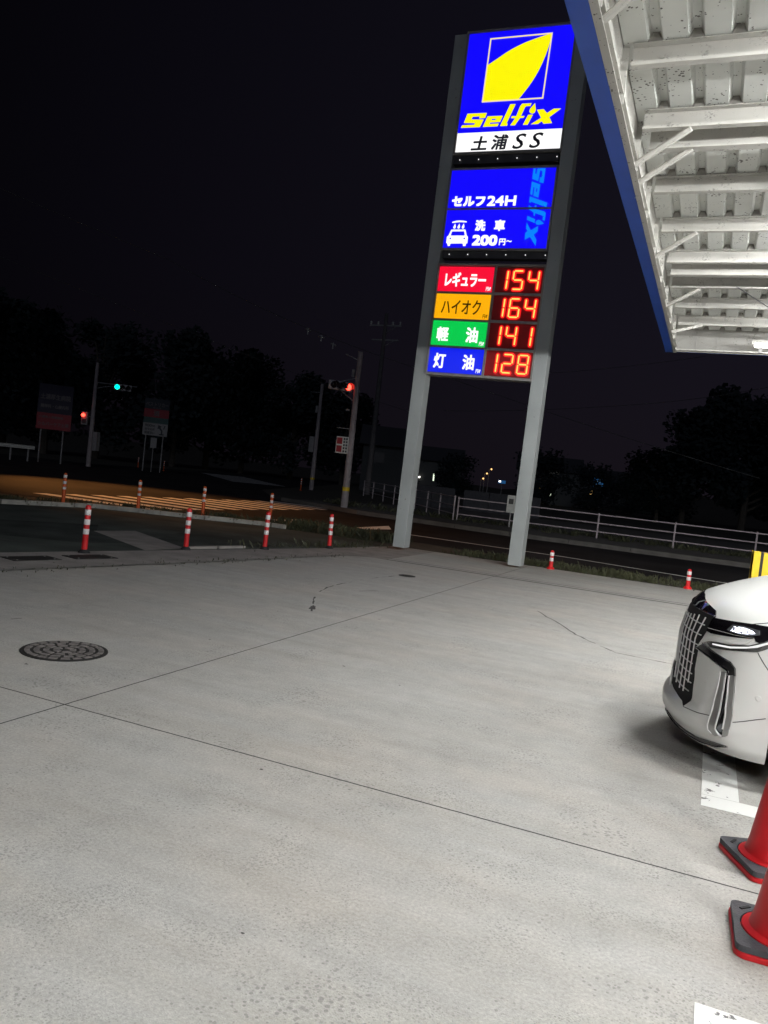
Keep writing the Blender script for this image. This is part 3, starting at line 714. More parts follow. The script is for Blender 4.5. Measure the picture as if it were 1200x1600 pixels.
s0 = guide_post('short red guide post with two white bands just right of the sign post', (-3.015,17.144,0), M['red_post'], .40, [(.17,.24),(.285,.355)], .042, 'short red guide posts on the roadside edge', M['red_post'])
dup(s0, (-.263,17.198,0), 1.0, 'short red guide post with two white bands further right, above the car'); dup(s0, (.84,16.95,0), 2.0, 'short red guide post of which only the top shows over the car bonnet')
o0 = guide_post('leftmost orange guide post on the grass verge', (-14.504,15.029,0), M['orange_post'], .80, [(.40,.46),(.53,.60),(.68,.75)], .042, 'orange guide posts on the verge', M['orange_post'])
dup(o0, (-13.33,16.349,0), .5, 'second orange guide post from the left, in front of the crosswalk'); dup(o0, (-12.081,17.354,0), .9, 'third orange guide post from the left on the grass verge'); dup(o0, (-10.761,18.519,0), 1.4, 'rightmost orange guide post, half behind a red post')
dup(o0, (-43.78,53.2,0), 0, 'far orange guide post under the small billboard, left one of the pair', (1,1,1.05)); dup(o0, (-39.8,51.4,0), 0, 'far orange guide post under the small billboard, right one of the pair', (1,1,1.05)); dup(o0, (-24.9,46.4,0), 0, 'far guide post beside the thin utility pole')

# ================================================================ DRAIN COVERS
mh = thing('manhole_cover', 'large round cast iron manhole cover in the concrete', 'manhole cover', (-4.40,4.715,0))
MB().lathe([(.315,.0),(.315,.006),(.30,.007)], (0,0,0), 48).build('rim', M['iron'], mh)
pat = MB()
for r0, r1, k in ((.04,.085,5),(.11,.152,9),(.178,.22,14),(.245,.284,20)):
    for i in range(k):
        a0 = 2*math.pi*(i+.14)/k; a1 = 2*math.pi*(i+.86)/k; am=(a0+a1)/2
        ring = [(r0*math.cos(a), r0*math.sin(a)) for a in (a0,am,a1)] + [(r1*math.cos(a), r1*math.sin(a)) for a in (a1,am,a0)]
        pat.prism(ring, .006, .012)
pat.prism([(-.02,.30),(.02,.30),(.02,.10),(-.02,.10)],.006,.0125) if False else None
pat.build('raised_pattern', M['iron_hi'], mh)
dc = thing('drain_cover', 'small dark drain cover near the left sign post', 'drain cover', (-4.455,12.26,0))
MB().lathe([(.14,.0),(.14,.005),(.12,.006)], (0,0,0), 28).build('rim', M['iron'], dc); 
sp_ = MB()
for i in range(-3,4): sp_.box((i*.03,0,.008),(.012,.2*math.sqrt(max(.1,1-(i/4)**2)),.004))
sp_.build('grate', M['iron'], dc)
for i, (x, y, lb) in enumerate(((-8.35,6.9,'dark steel cover plate set in the kerb band at the left frame edge'),(-8.12,7.95,'middle of the three dark steel cover plates in the kerb band'),(-7.93,8.82,'dark steel cover plate in the kerb band nearest the red guide post'))):
    t = thing('cover_plate', lb, 'cover plate', (x,y,.004), -.24, 'steel cover plates in the kerb band')
    MB().box((0,0,.003),(.36,.66,.006)).build('plate', M['iron'], t)
    b2 = MB()
    for u in (-.12,.12):
        for v in (-.26,.26): b2.lathe([(.012,.006),(.012,.010)],(u,v,0),8)
    b2.build('bolt', M['galv'], t)

# ================================================================ TRAFFIC CONES
def cone(label, loc, rz):
    t = thing('traffic_cone', label, 'traffic cone', loc, rz, 'red cones at the bay edge')
    b = .187
    def rsq(h, r, k=6):
        out = []
        for cx, cy, a0 in ((h-r,h-r,0),(-h+r,h-r,90),(-h+r,-h+r,180),(h-r,-h+r,270)):
            for i in range(k+1):
                a = math.radians(a0+90*i/k); out.append((cx+r*math.cos(a), cy+r*math.sin(a)))
        return out
    MB().prism(rsq(b,.045), 0, .022).build('base', M['cone_red'], t, bevel=.004)
    MB().lathe([(.152,.022),(.152,.05),(.138,.056),(.128,.06),(.122,.075),(.112,.12),(.07,.40),(.032,.66),(.026,.70),(.022,.70)], (0,0,0), 40).build('cone_body', M['cone_red'], t, True)
    w_ = MB(); sq = rsq(b-.006,.03); ring = [(.158*math.cos(a), .158*math.sin(a)) for a in [math.radians(x) for x in range(0,360,10)]]
    # square rubber weight with a round hole
    me = bmesh.new(); o_ = [me.verts.new((x,y,.048)) for x,y in sq]; i_ = [me.verts.new((x,y,.048)) for x,y in ring]
    eo = [me.edges.new((o_[k],o_[(k+1)%len(o_)])) for k in range(len(o_))]; ei = [me.edges.new((i_[k],i_[(k+1)%len(i_)])) for k in range(len(i_))]
    bmesh.ops.bridge_loops(me, edges=eo+ei)
    ex = bmesh.ops.extrude_face_region(me, geom=me.faces[:]); vv = [g for g in ex['geom'] if isinstance(g, bmesh.types.BMVert)]
    bmesh.ops.translate(me, verts=vv, vec=(0,0,-.024)); bmesh.ops.recalc_face_normals(me, faces=me.faces)
    ms_ = bpy.data.meshes.new('weight'); me.to_mesh(ms_); me.free(); ms_.materials.append(M['weight'])
    wo_ = bpy.data.objects.new('weight', ms_); COL.objects.link(wo_); wo_.parent = t
    for gx in (-.13,.13): MB().box((gx,-gx,.050),(.05,.012,.004),.78).build('grip', M['rubber'], wo_)
    return t
c0 = cone('red traffic cone with dark rubber weight nearer the white car', (.455,4.10,0), math.radians(24))
dup(c0, (.445,3.365,0), math.radians(2), 'red traffic cone with dark rubber weight nearer the camera')

# ================================================================ YELLOW GUARD
yg = thing('pump_guard', 'yellow steel guard upright behind the white car', 'guard', (.62,11.2,0))
MB().box((-.03,0,.58),(.10,.02,1.16)).box((-.07,.06,.58),(.02,.14,1.16)).build('upright', M['yellow'], yg)
g2 = MB(); g2.box((.158,.10,.58),(.204,.02,1.14)); g2.box((.9,.10,1.06),(1.3,.03,.10)); g2.box((.9,.10,.55),(1.3,.03,.10)); g2.box((1.6,.1,.58),(.1,.1,1.16)); g2.build('panel', M['yellow'], yg)
MB().box((.040,.05,.58),(.035,.03,1.12)).build('seam_strip', M['black'], yg)

# ================================================================ WHITE VAN
XN, YC = -0.17, 6.04
ZU = [(.16,-.10),(.20,-.05),(.27,-.005),(.33,0.),(.42,-.03),(.55,-.055),(.80,-.08),(.93,-.11),(1.0,-.155),(1.04,-.20)]
ZW = [(.16,.86),(.22,.90),(.33,.92),(.6,.93),(.85,.93),(.95,.92),(1.04,.88)]
LL, NN = .52, 2.15
def itp(t, z):
    if z <= t[0][0]: return t[0][1]
    for (a, u), (b, v) in zip(t, t[1:]):
        if z <= b: return u + (v-u)*(z-a)/(b-a)
    return t[-1][1]
def vs_(th, z, off=0.0):
    # point of the van's nose skin in the van's own frame (front = -X, its left = -Y)
    def raw(th, z):
        c, s = math.cos(th), math.sin(th)
        rec = .048*itp([(.345,0),(.40,1),(.5,.9),(.60,.45),(.85,0)], z)*itp([(.74,1),(1.0,0)], abs(th))
        return Vector((-(itp(ZU,z)-rec-LL+LL*max(c,0)**(2/NN)), -itp(ZW,z)*abs(s)**(2/NN)*(1 if s >= 0 else -1), z))
    p = raw(th, z)
    if off:
        h = .012
        n = (raw(min(th+h,1.5707),z)-raw(th-h,z)).cross(raw(th,z+h)-raw(th,z-h))
        if n.length > 1e-9:
            n.normalize()
            if n.x*(-1) + n.y*(-math.sin(th)) < 0: n = -n
            p = p + n*off
    return p
van = thing('parked_van', 'white people carrier with chrome grille cut off by the right edge', 'car', (XN,YC,0))
sh = MB(); TH = [math.pi/2*(i/32) for i in range(-32,33)]; ZZ = [.16+.88*i/48 for i in range(49)]
for i, z in enumerate(ZZ):
    sh.v += [(.63, itp(ZW,z), z)] + [tuple(vs_(t,z)) for t in TH] + [(.63, -itp(ZW,z), z)]
nt_ = len(TH)+2; TH = [-math.pi/2-.01] + TH + [math.pi/2+.01]
for i in range(len(ZZ)-1):
    for j in range(nt_-1): sh.f.append([i*nt_+j,i*nt_+j+1,(i+1)*nt_+j+1,(i+1)*nt_+j]); sh.mi.append(0)
# bonnet: from the upper rim of the nose back to the windscreen foot
base = (len(ZZ)-1)*nt_; prev = [base+j for j in range(nt_)]; KB = 14
for kx in range(1, KB+1):
    t = kx/KB; row = []
    for th in TH:
        a = vs_(th,1.04) if abs(th) < 1.5709 else Vector((.63, -.88*(1 if th > 0 else -1), 1.04)); s_ = math.sin(th); v1 = .80*(abs(s_)**.8)*(1 if s_>=0 else -1)
        b = Vector((1.12+.0*abs(s_), -v1, 1.26-.05*s_*s_))
        z = a.z + (b.z-a.z)*(1-(1-t)**1.9) + .012*math.sin(math.pi*t)
        sh.v.append((a.x+(b.x-a.x)*t, a.y+(b.y-a.y)*t, z)); row.append(len(sh.v)-1)
    for j in range(nt_-1): sh.f.append([prev[j],prev[j+1],row[j+1],row[j]]); sh.mi.append(0)
    prev = row
body = sh.build('nose_body', M['paint_white'], van, True)
# flanks with wheel arches, roof and glass
WX, WR = 1.00, .385; RX = 4.0
for s in (-1, 1):
    pr = [(.61,.42)]
    for cx in (WX, RX):
        for i in range(17):
            a = math.pi - math.pi*i/16; x = cx+WR*1.04*math.cos(a); z = max(.17, .33+WR*1.04*math.sin(a)); pr.append((x,z)) if not (cx == WX and z < .42 and x < WX) else None
    pr += [(4.75,.25),(4.80,.6),(4.74,1.10),(1.3,1.10),(.61,1.03)]
    MB().prism(pr, s*.90, s*.928, 'XZ').build('side_panel', M['paint_white'], van)
    pw = [(1.55,1.12),(4.70,1.12),(4.60,1.72),(2.35,1.72)]
    MB().prism(pw, s*.86, s*.885, 'XZ').build('side_window', M['glass'], van)
    MB().box((1.75,s*1.03,1.17),(.16,.2,.2)).build('mirror', M['paint_white'], van, bevel=.05)
for cx in (WX, RX):
    for s in (-1, 1):
        wm = MB(); prw = [(.20,-.11),(.30,-.115),(.335,-.10),(.342,-.05),(.342,.05),(.335,.10),(.30,.115),(.20,.11)]
        for r, yy in prw:
            for j in range(32):
                q = 2*math.pi*j/32; wm.v.append((r*math.cos(q), yy, r*math.sin(q)))
        for i in range(len(prw)-1):
            for j in range(32): wm.f.append([i*32+j,i*32+(j+1)%32,(i+1)*32+(j+1)%32,(i+1)*32+j]); wm.mi.append(0)
        wh = thing_ = bpy.data.objects.new('wheel', None); COL.objects.link(wh); wh.parent = van; wh.location = (cx, s*.80, .342)
        wm.build('tyre', M['tyre'], wh, True)
        rim = MB()
        rim.tube([(0,s*.06,0),(0,s*.115,0)],[.06,.05],16)
        for k5 in range(10):
            a = 2*math.pi*k5/10; rim.tube([(.04*math.cos(a),s*.10,.04*math.sin(a)),(.21*math.cos(a),s*.09,.21*math.sin(a))],.016,6)
        ring = [(.205*math.cos(2*math.pi*j/24), s*.10, .205*math.sin(2*math.pi*j/24)) for j in range(25)]; rim.tube(ring,.016,6,False)
        rim.build('rim', M['satin'], wh, True)
und = MB(); und.box((2.55,0,.235),(4.1,1.30,.10)); und.box((.50,0,.215),(.5,1.10,.05)); und.box((2.5,0,.23),(2.3,1.72,.08)); und.box((2.7,0,.65),(3.9,1.3,.5)); und.build('underbody', M['black'], van)
ro = MB(); secs = [(1.12,.80,1.25),(1.55,.86,1.13),(4.72,.90,1.13)]
cab = MB()
cab.prism([(1.12,1.22),(2.20,1.78),(2.45,1.86),(3.2,1.93),(4.2,1.92),(4.62,1.84),(4.78,1.10),(1.35,1.10)], -.855, .855, 'XZ')
cab.build('cabin', M['paint_white'], van, bevel=.03)
MB().add([(1.16,-.74,1.27),(1.16,.74,1.27),(2.16,.70,1.79),(2.16,-.70,1.79)],[(0,1,2,3)]).build('windscreen', M['glass'], van, loc=(-.02,0,.02))
MB().add([(4.80,-.74,1.2),(4.80,.74,1.2),(4.68,.70,1.75),(4.68,-.70,1.75)],[(0,1,2,3)]).build('rear_window', M['glass'], van, loc=(.02,0,0))
MB().box((4.82,0,.5),(.06,1.7,.6)).build('rear_bumper', M['paint_white'], van, bevel=.02)

def patch(name, poly, m, off, mirror=False, depth=.02, parent=None, gt=.045, gz=.03):
    """panel lying on the nose skin: outline in (angle, height), raised by off"""
    if mirror: poly = [(-a, b) for a, b in poly]
    bm = bmesh.new(); f = bm.faces.new([bm.verts.new((a, b, 0)) for a, b in poly])
    bmesh.ops.triangulate(bm, faces=[f])
    a0, a1 = min(p[0] for p in poly), max(p[0] for p in poly); b0, b1 = min(p[1] for p in poly), max(p[1] for p in poly)
    t = math.floor(a0/gt)*gt + gt
    while t < a1:
        bmesh.ops.bisect_plane(bm, geom=bm.verts[:]+bm.edges[:]+bm.faces[:], plane_co=(t,0,0), plane_no=(1,0,0)); t += gt
    t = math.floor(b0/gz)*gz + gz
    while t < b1:
        bmesh.ops.bisect_plane(bm, geom=bm.verts[:]+bm.edges[:]+bm.faces[:], plane_co=(0,t,0), plane_no=(0,1,0)); t += gz
    edges = [e_ for e_ in bm.edges if len(e_.link_faces) == 1]
    ret = bmesh.ops.extrude_edge_only(bm, edges=edges)
    low = [g for g in ret['geom'] if isinstance(g, bmesh.types.BMVert)]
    lowset = set(low)
    for v in bm.verts:
        v.co = vs_(v.co.x, v.co.y, off - (depth if v in lowset else 0.0))
    bmesh.ops.recalc_face_normals(bm, faces=bm.faces)
    for fc_ in bm.faces: fc_.smooth = True
    for ed in bm.edges:
        if len(ed.link_faces) == 2 and ed.calc_face_angle(0) > .6: ed.smooth = False
    me = bpy.data.meshes.new(name); bm.to_mesh(me); bm.free(); me.materials.append(m)
    o = bpy.data.objects.new(name, me); COL.objects.link(o); o.parent = parent or van; return o
def runs(mb, pts, r, off, mirror=False, n=6, sub=6):
    out = []
    for (a, b), (c, d) in zip(pts, pts[1:]):
        for i in range(sub): t = i/sub; out.append((a+(c-a)*t, b+(d-b)*t))
    out.append(pts[-1])
    mb.tube([vs_(-a if mirror else a, b, off) for a, b in out], r, n)
# grille field
GR = [(-.80,.955),(.80,.955),(.775,.86),(.735,.80),(.70,.745),(.685,.62),(.675,.494),(.75,.358),(.66,.375),(.45,.385),(.0,.39),(-.45,.385),(-.66,.375),(-.75,.358),(-.675,.494),(-.685,.62),(-.70,.745),(-.735,.80),(-.775,.86)]
gr = patch('grille', GR, M['grille_black'], .004)
for bar in ([(.0,.90),(.0,.55)],[(.13,.90),(.15,.55)],[(.25,.905),(.27,.80),(.25,.45)],[(.35,.91),(.38,.80),(.37,.44)],[(.45,.92),(.475,.80),(.50,.43)],[(.56,.93),(.56,.80),(.595,.43)],[(.69,.93),(.655,.80),(.64,.50)]):
    for mi in (False, True):
        sl_ = MB(); 
        sg = -1 if mi else 1; ks = [vs_(sg*bar[0][0], bar[0][1], .008), vs_(sg*bar[1][0], bar[1][1], .016), vs_(sg*bar[-1][0], bar[-1][1], .026)] if len(bar) > 2 else [vs_(sg*bar[0][0], bar[0][1], .008), vs_(sg*.5*(bar[0][0]+bar[1][0]), .76, .02), vs_(sg*bar[1][0], bar[1][1], .026)]
        cv = []
        for q in range(13):
            t = q/12; cv.append(ks[0]*(1-t)*(1-t) + (ks[1]*2-(ks[0]+ks[2])*.5)*2*t*(1-t) + ks[2]*t*t) if False else cv.append(ks[0].lerp(ks[1], min(1,t/.3)) if t <= .3 else ks[1].lerp(ks[2], (t-.3)/.7))
        sl_.tube(cv, .0048, 6)
        sl_.build("vertical_bar", M["bright_trim"], gr, True)
for z in (.885,.82,.755,.69,.625,.56,.50,.445):
    hw = .72 if z > .75 else .645
    hb = MB(); runs(hb, [(-hw+2*hw*i/28, z) for i in range(29)], .0042, .008, False, 5, 1); hb.build('cross_bar', M['bright_trim'], gr, True)
# dark gloss strip above the grille, bonnet lip line
patch('grille_garnish', [(-.79,.958),(-.74,.985),(-.60,1.0),(-.46,1.008),(-.18,1.034),(0,1.036),(.18,1.034),(.46,1.008),(.60,1.0),(.74,.985),(.79,.958),(0,.956)], M['gloss_black'], .006, gt=.06)
ch = MB(); runs(ch, [(i*.79/8,.953+.004*(1-(i/8)**2)) for i in range(-8,9)], .004, .010, False, 6, 1); ch.build('garnish_line', M['chrome'], van, True)
for mi in (False, True):
    hl = patch('headlight', [(.79,.945),(1.0,.955),(1.24,.967),(1.40,.970),(1.50,.965),(1.55,.93),(1.53,.875),(1.46,.862),(1.36,.875),(1.345,.888),(1.10,.868),(.85,.852),(.775,.858)], M['gloss_black'], .006, mi)
    patch('lens', [(1.03,.90),(1.07,.938),(1.19,.945),(1.36,.940),(1.38,.915),(1.30,.898),(1.15,.892)], M['lens'], .009, mi, parent=hl)
    patch('lamp_unit', [(1.08,.902),(1.10,.931),(1.21,.938),(1.30,.930),(1.335,.918),(1.28,.905),(1.18,.899)], E_['head'], .0115, mi, .004, parent=hl)
    ln = MB(); runs(ln, [(.79,.879),(1.0,.885),(1.15,.886),(1.34,.894)], .0035, .010, mi); ln.build('lens_line', M['chrome'], hl, True)
    patch('bumper_blade', [(.705,.742),(.74,.775),(.79,.815),(.84,.838),(.95,.848),(1.12,.853),(1.27,.858),(1.34,.890),(1.28,.845),(1.10,.822),(.97,.815),(.86,.803),(.80,.785),(.76,.76)], M['paint_white'], .016, mi)
    dr = patch('running_lamp', [(.84,.795),(.90,.806),(1.0,.814),(1.15,.822),(1.32,.846),(1.40,.870),(1.47,.895),(1.54,.905),(1.54,.865),(1.49,.845),(1.42,.818),(1.28,.803),(1.12,.787),(1.0,.778),(.90,.775)], M['satin'], .010, mi)
    patch('lamp_bar', [(.93,.800),(1.0,.805),(1.15,.814),(1.32,.838),(1.40,.860),(1.48,.886),(1.52,.890),(1.52,.878),(1.47,.868),(1.40,.843),(1.30,.824),(1.15,.803),(1.0,.795),(.94,.793)], E_['drl'], .013, mi, .003, parent=dr)
    tr = patch('bumper_trim', [(.704,.740),(.80,.777),(.92,.762),(1.047,.743),(1.196,.722),(1.25,.696),(1.271,.652),(1.218,.647),(1.20,.672),(1.111,.688),(.95,.718),(.80,.733)], M['gloss_black'], .018, mi)
    ce = MB(); runs(ce, [(.704,.738),(.80,.729),(.95,.714),(1.111,.684),(1.19,.668),(1.212,.645)], .006, .020, mi); runs(ce, [(.80,.781),(1.047,.748),(1.20,.726),(1.258,.698)], .004, .020, mi); ce.build('trim_edge', M['chrome'], tr, True)
    fg = patch('fog_recess', [(1.176,.655),(1.20,.645),(1.222,.628),(1.265,.499),(1.33,.376),(1.35,.332),(1.338,.29),(1.271,.295),(1.25,.31),(1.222,.425),(1.192,.529),(1.18,.593)], M['gloss_black'], .004, mi)
    patch('fog_blade', [(1.218,.648),(1.239,.652),(1.271,.652),(1.293,.573),(1.325,.489),(1.357,.425),(1.392,.357),(1.397,.337),(1.392,.303),(1.368,.292),(1.338,.285),(1.346,.332),(1.325,.371),(1.278,.455),(1.246,.539),(1.228,.593)], M['fogtrim'], .020, mi, parent=fg)
    patch('fog_blade', [(1.115,.652),(1.143,.659),(1.172,.659),(1.180,.598),(1.196,.529),(1.228,.421),(1.262,.318),(1.285,.303),(1.314,.293),(1.293,.283),(1.265,.277),(1.228,.284),(1.188,.300),(1.160,.386),(1.135,.475),(1.121,.563)], M['fogtrim'], .016, mi, parent=fg)
    fl = MB(); runs(fl, [(1.176,.655),(1.198,.529),(1.232,.421),(1.266,.320),(1.30,.296),(1.335,.285)], .006, .018, mi); runs(fl, [(1.115,.652),(1.135,.475),(1.160,.386),(1.186,.300),(1.228,.282)], .005, .017, mi); runs(fl, [(1.218,.648),(1.228,.593),(1.278,.455),(1.322,.371),(1.342,.332)], .005, .021, mi); fl.build('fog_trim_line', M['bright_trim'], fg, True)
    patch('fog_lamp', [(1.278,.31),(1.283,.345),(1.305,.36),(1.33,.34),(1.33,.312)], M['lens'], .010, mi, parent=fg)
    lip = patch('lip_slot', [(.42,.255),(.57,.223),(.94,.210),(1.20,.226),(1.34,.228),(1.20,.207),(.94,.188),(.70,.192),(.56,.205),(.44,.232)], M['gloss_black'], .006, mi)
    lc = MB(); runs(lc, [(0,.222),(.2,.220),(.42,.212),(.56,.197),(.70,.183),(.94,.178),(1.20,.198),(1.345,.226)], .009, .004, mi); runs(lc, [(1.345,.228),(1.20,.229),(.94,.213)], .003, .008, mi); lc.build('lip_trim', M['chrome'], lip, True)
    sm = MB(); runs(sm, [(.76,.357),(1.0,.368),(1.16,.381)], .0025, .0005, mi); runs(sm, [(1.39,.381),(1.48,.402),(1.565,.425)], .0025, .0005, mi); runs(sm, [(1.42,.815),(1.50,.76),(1.56,.72)], .0025, .0005, mi); runs(sm, [(1.24,.968),(1.36,.99),(1.45,1.02)], .0025, .0005, mi)
    sg = -1 if not mi else 1; sm.tube([vs_(1.56 if not mi else -1.56,.424,.0005),(.60,sg*.9285,.445)],.0025,5)
    sm.build('panel_gap', M['black'], van)
    for th_, z_ in ((.93,.568),(1.53,.553)):
        p_ = vs_(th_ if not mi else -th_, z_, .002); p2 = vs_(th_ if not mi else -th_, z_, .0045)
        MB().tube([p_,p2],[.017,.013],16).build('parking_sensor', M['paint_white'], van)
npl = MB().box((.05,0,.42),(.012,.33,.165)).build('number_plate', M['plate'], van, bevel=.003)
MB().box((.066,0,.42),(.018,.31,.15)).build('plate_frame', M['black'], van)
MB().box((.5,-.3,.20),(.25,.3,.06)).build('underbody_plate', M['black'], van)

# ================================================================ FENCE ALONG THE FAR PAVEMENT
def rail_fence(name, label, pts, zb, zt, post_at, dbl=None):
    t = thing(name, label, 'fence', (0,0,0))
    v = [Vector((*p,0)) for p in pts]
    for i, f_ in enumerate((.25,.62,1.0)):
        MB().tube([(p.x,p.y,zb+(zt-zb)*f_) for p in v], .024, 6).build('rail', M['fence'], t)
    for p in post_at:
        MB().tube([(p[0],p[1],zb-.1),(p[0],p[1],zt+.05)], .032, 6).build('post', M['fence'], t)
    return t
rail_fence('pipe_fence', 'straight white three rail pipe fence across the road, right of the sign', [(-9.42,31),(12,31)], .15, 1.01, [(-9.42,31),(-6.6,31),(-3.88,31),(-1.15,31),(1.57,31),(4.3,31),(7,31)])
lf = [(-9.6,31.05)] + [(-9.6-12.4*t,31.05+19*t) for t in (.25,.5,.75,1)]
rail_fence('pipe_fence', 'white pipe fence bending back from the roadside behind the left sign post', lf, .13, 1.04, [(-9.6-12.4*t,31.05+19*t) for t in (0,.1,.2,.31,.42,.54,.68,.84,1)])
gk = struct(MB().box((-5,31.5,.09),(1.1,.18,.03)).box((-1.6,31.4,.09),(.9,.18,.03)).build('gutter_lid', M['kerb']))
cb = thing('control_box', 'white electrical control box beside the right sign post', 'box', (-7.22,30.8,0))
MB().box((0,0,1.02),(.32,.18,.68)).build('cabinet', M['box_white'], cb, bevel=.01); MB().box((.0,-.10,1.12),(.18,.02,.20)).build('door', M['wall_pale'], cb); MB().tube([(0,0,0),(0,0,.68)],.03,8).build('stand', M['galv'], cb)
# construction fence panels further back
pf = thing('panel_fence', 'low grey panel fence behind the pipe fence', 'fence', (0,45,0))
for i, (xa, xb) in enumerate(((-16.9,-15.4),(-15.36,-13.95),(-13.4,-11.9),(-11.86,-10.4),(-10.36,-8.9))):
    p = MB(); p.box(((xa+xb)/2,0,.62),(xb-xa,.04,1.28))
    for q in range(5): p.box((xa+(xb-xa)*(q+.5)/5,-.03,.62),(.04,.03,1.26))
    p.build('panel', M['panel'], pf)

# ================================================================ POLES AND SIGNALS
def band(parent, z, r, x=0, y=0): MB().lathe([(r,z),(r,z+.16)],(x,y,0),14).build('yellow_band', M['yellow'], parent)
tp_ = thing('signal_pole', 'pale concrete signal pole with a yellow band left of the sign', 'pole', (-13.77,29.51,0))
MB().tube([(0,0,-.05),(0,0,6.42)],[.15,.105],14).build('shaft', M['pole_conc'], tp_, True); band(tp_, .78, .149)
ar = MB(); ar.tube([(-.1,-.05,4.45),(-.35,-.15,4.62),(-.55,-.3,4.80)],.022,6); ar.tube([(-.1,0,5.35),(-.9,-.4,5.05)],.018,6); ar.box((-.2,-.05,5.55),(.1,.1,.3)); ar.box((-.25,-.1,4.05),(.14,.08,.08)); ar.tube([(-.1,0,6.1),(-.5,-.1,6.25)],.015,5); ar.box((-.55,-.1,6.27),(.1,.05,.05)); ar.build('bracket', M['galv'], tp_)
pw_ = MB(); pw_.tube([(-.12,0,3.3),(-.62,-.2,3.3)],.015,5); pw_.tube([(-.12,0,2.3),(-.62,-.2,2.3)],.015,5); pw_.build('bracket', M['galv'], tp_)
def signal(name, label, loc, rz, lit, n=3, s=1.0, litmat=None):
    t = thing(name, label, 'traffic light', loc, rz)
    MB().box((0,0,0),(.38*n*s,.14*s,.40*s)).build('housing', M['signal_grey'], t, bevel=.04*s)
    for i in range(n):
        x = (i-(n-1)/2)*.36*s
        h = MB()
        for j in range(13):
            a = math.radians(-30+240*j/12); h.v += [(x+.165*s*math.cos(a),-.07*s,.165*s*math.sin(a)),(x+.165*s*math.cos(a),-.34*s,.165*s*math.sin(a))]
        for j in range(12): h.f.append([2*j,2*j+1,2*j+3,2*j+2]); h.mi.append(0)
        h.build('hood', M['dark'], t)
        MB().add([(x,-.10*s,0)]+[(x+.145*s*math.cos(u*.393),-.075*s,.145*s*math.sin(u*.393)) for u in range(16)],[(0,u+1,(u+1)%16+1) for u in range(16)]).build('lens', litmat if i == lit else M['dark'], t)
    return t
signal('traffic_light', 'traffic light showing red on the pole left of the sign', (-14.36,29.20,4.97), math.radians(52), 2, 3, .92, E_['sig_red'])
pd = thing('pedestrian_signal', 'white boxed pedestrian signal with countdown grid on the signal pole', 'signal', (-14.08,29.37,2.62), math.radians(20))
MB().box((0,0,0),(.50,.16,.68)).build('housing', M['box_white'], pd, bevel=.015)
MB().box((-.115,-.085,.16),(.22,.012,.26)).box((-.115,-.085,-.16),(.22,.012,.26)).build('lens', M['tail_red'], pd)
cg = MB()
for r in range(5):
    for c in range(2): cg.box((.075+.10*c,-.085,.25-.125*r),(.07,.012,.085))
cg.build('countdown_grid', M['dark'], pd)
# slim poles further off
u1 = thing('utility_pole', 'thin far concrete pole with a yellow band beside the dark trees', 'pole', (-26.35,50.67,0))
MB().tube([(0,0,-.05),(0,0,7.5)],[.16,.11],12).build('shaft', M['pole_conc'], u1, True); band(u1, .7, .158); MB().box((-.3,0,3.2),(.36,.3,1.1)).build('cabinet', M['galv'], u1); MB().box((-.2,0,5.7),(.16,.16,.5)).tube([(0,0,6.9),(-.8,0,6.9)],.02,5).build('bracket', M['galv'], u1)
u2 = thing('utility_pole', 'tall dark power pole with crossarms behind the traffic light', 'pole', (-24.5,56.4,0))
MB().tube([(0,0,-.05),(0,0,13.8)],[.24,.13],12).build('shaft', M['pole_dark'], u2, True)
cr = MB(); cr.box((0,0,12.9),(2.6,.1,.1)); cr.box((.1,0,11.8),(2.2,.1,.1)); cr.tube([(0,0,12.3),(.9,0,12.85)],.03,5); cr.tube([(0,0,11.3),(.8,0,11.75)],.03,5); cr.build('crossarm', M['galv'], u2)
isu = MB()
for x in (-1.2,-.6,.6,1.2): isu.lathe([(.05,0),(.09,.06),(.05,.12),(.09,.18),(.04,.26)],(x,0,12.95),8)
isu.build('insulator', M['box_white'], u2)
u3 = thing('signal_pole', 'left signal pole standing between the two billboards', 'pole', (-38.6,41.93,0))
MB().tube([(0,0,-.05),(0,0,6.9)],[.16,.11],12).build('shaft', M['pole_conc'], u3, True); MB().box((.38,.1,1.7),(.34,.3,1.25)).build('cabinet', M['galv'], u3)
MB().tube([(0,0,5.6),(1.9,1.8,5.65)],.03,6).tube([(0,0,5.2),(.6,.55,5.45),(1.6,1.5,5.6)],.02,6).tube([(0,0,3.3),(-.3,-.3,3.3)],.02,6).build('arm', M['galv'], u3)
signal('traffic_light', 'traffic light showing green on the far left pole', (-37.35,43.1,5.48), math.radians(40), 0, 3, 1.0, E_['sig_green'])
ps2 = thing('pedestrian_signal', 'far pedestrian signal glowing red on the left signal pole', 'signal', (-38.95,41.6,3.15), math.radians(20))
MB().box((0,0,0),(.42,.2,.85)).build('housing', M['galv'], ps2, bevel=.02)
MB().lathe([(.02,-.12),(.11,-.06),(.13,.0),(.11,.06),(.02,.12)],(-.08,-.12,.20),12).build('lens', E_['sig_red'], ps2); MB().box((0,-.105,-.2),(.28,.02,.28)).build('lower_lens', M['dark'], ps2)
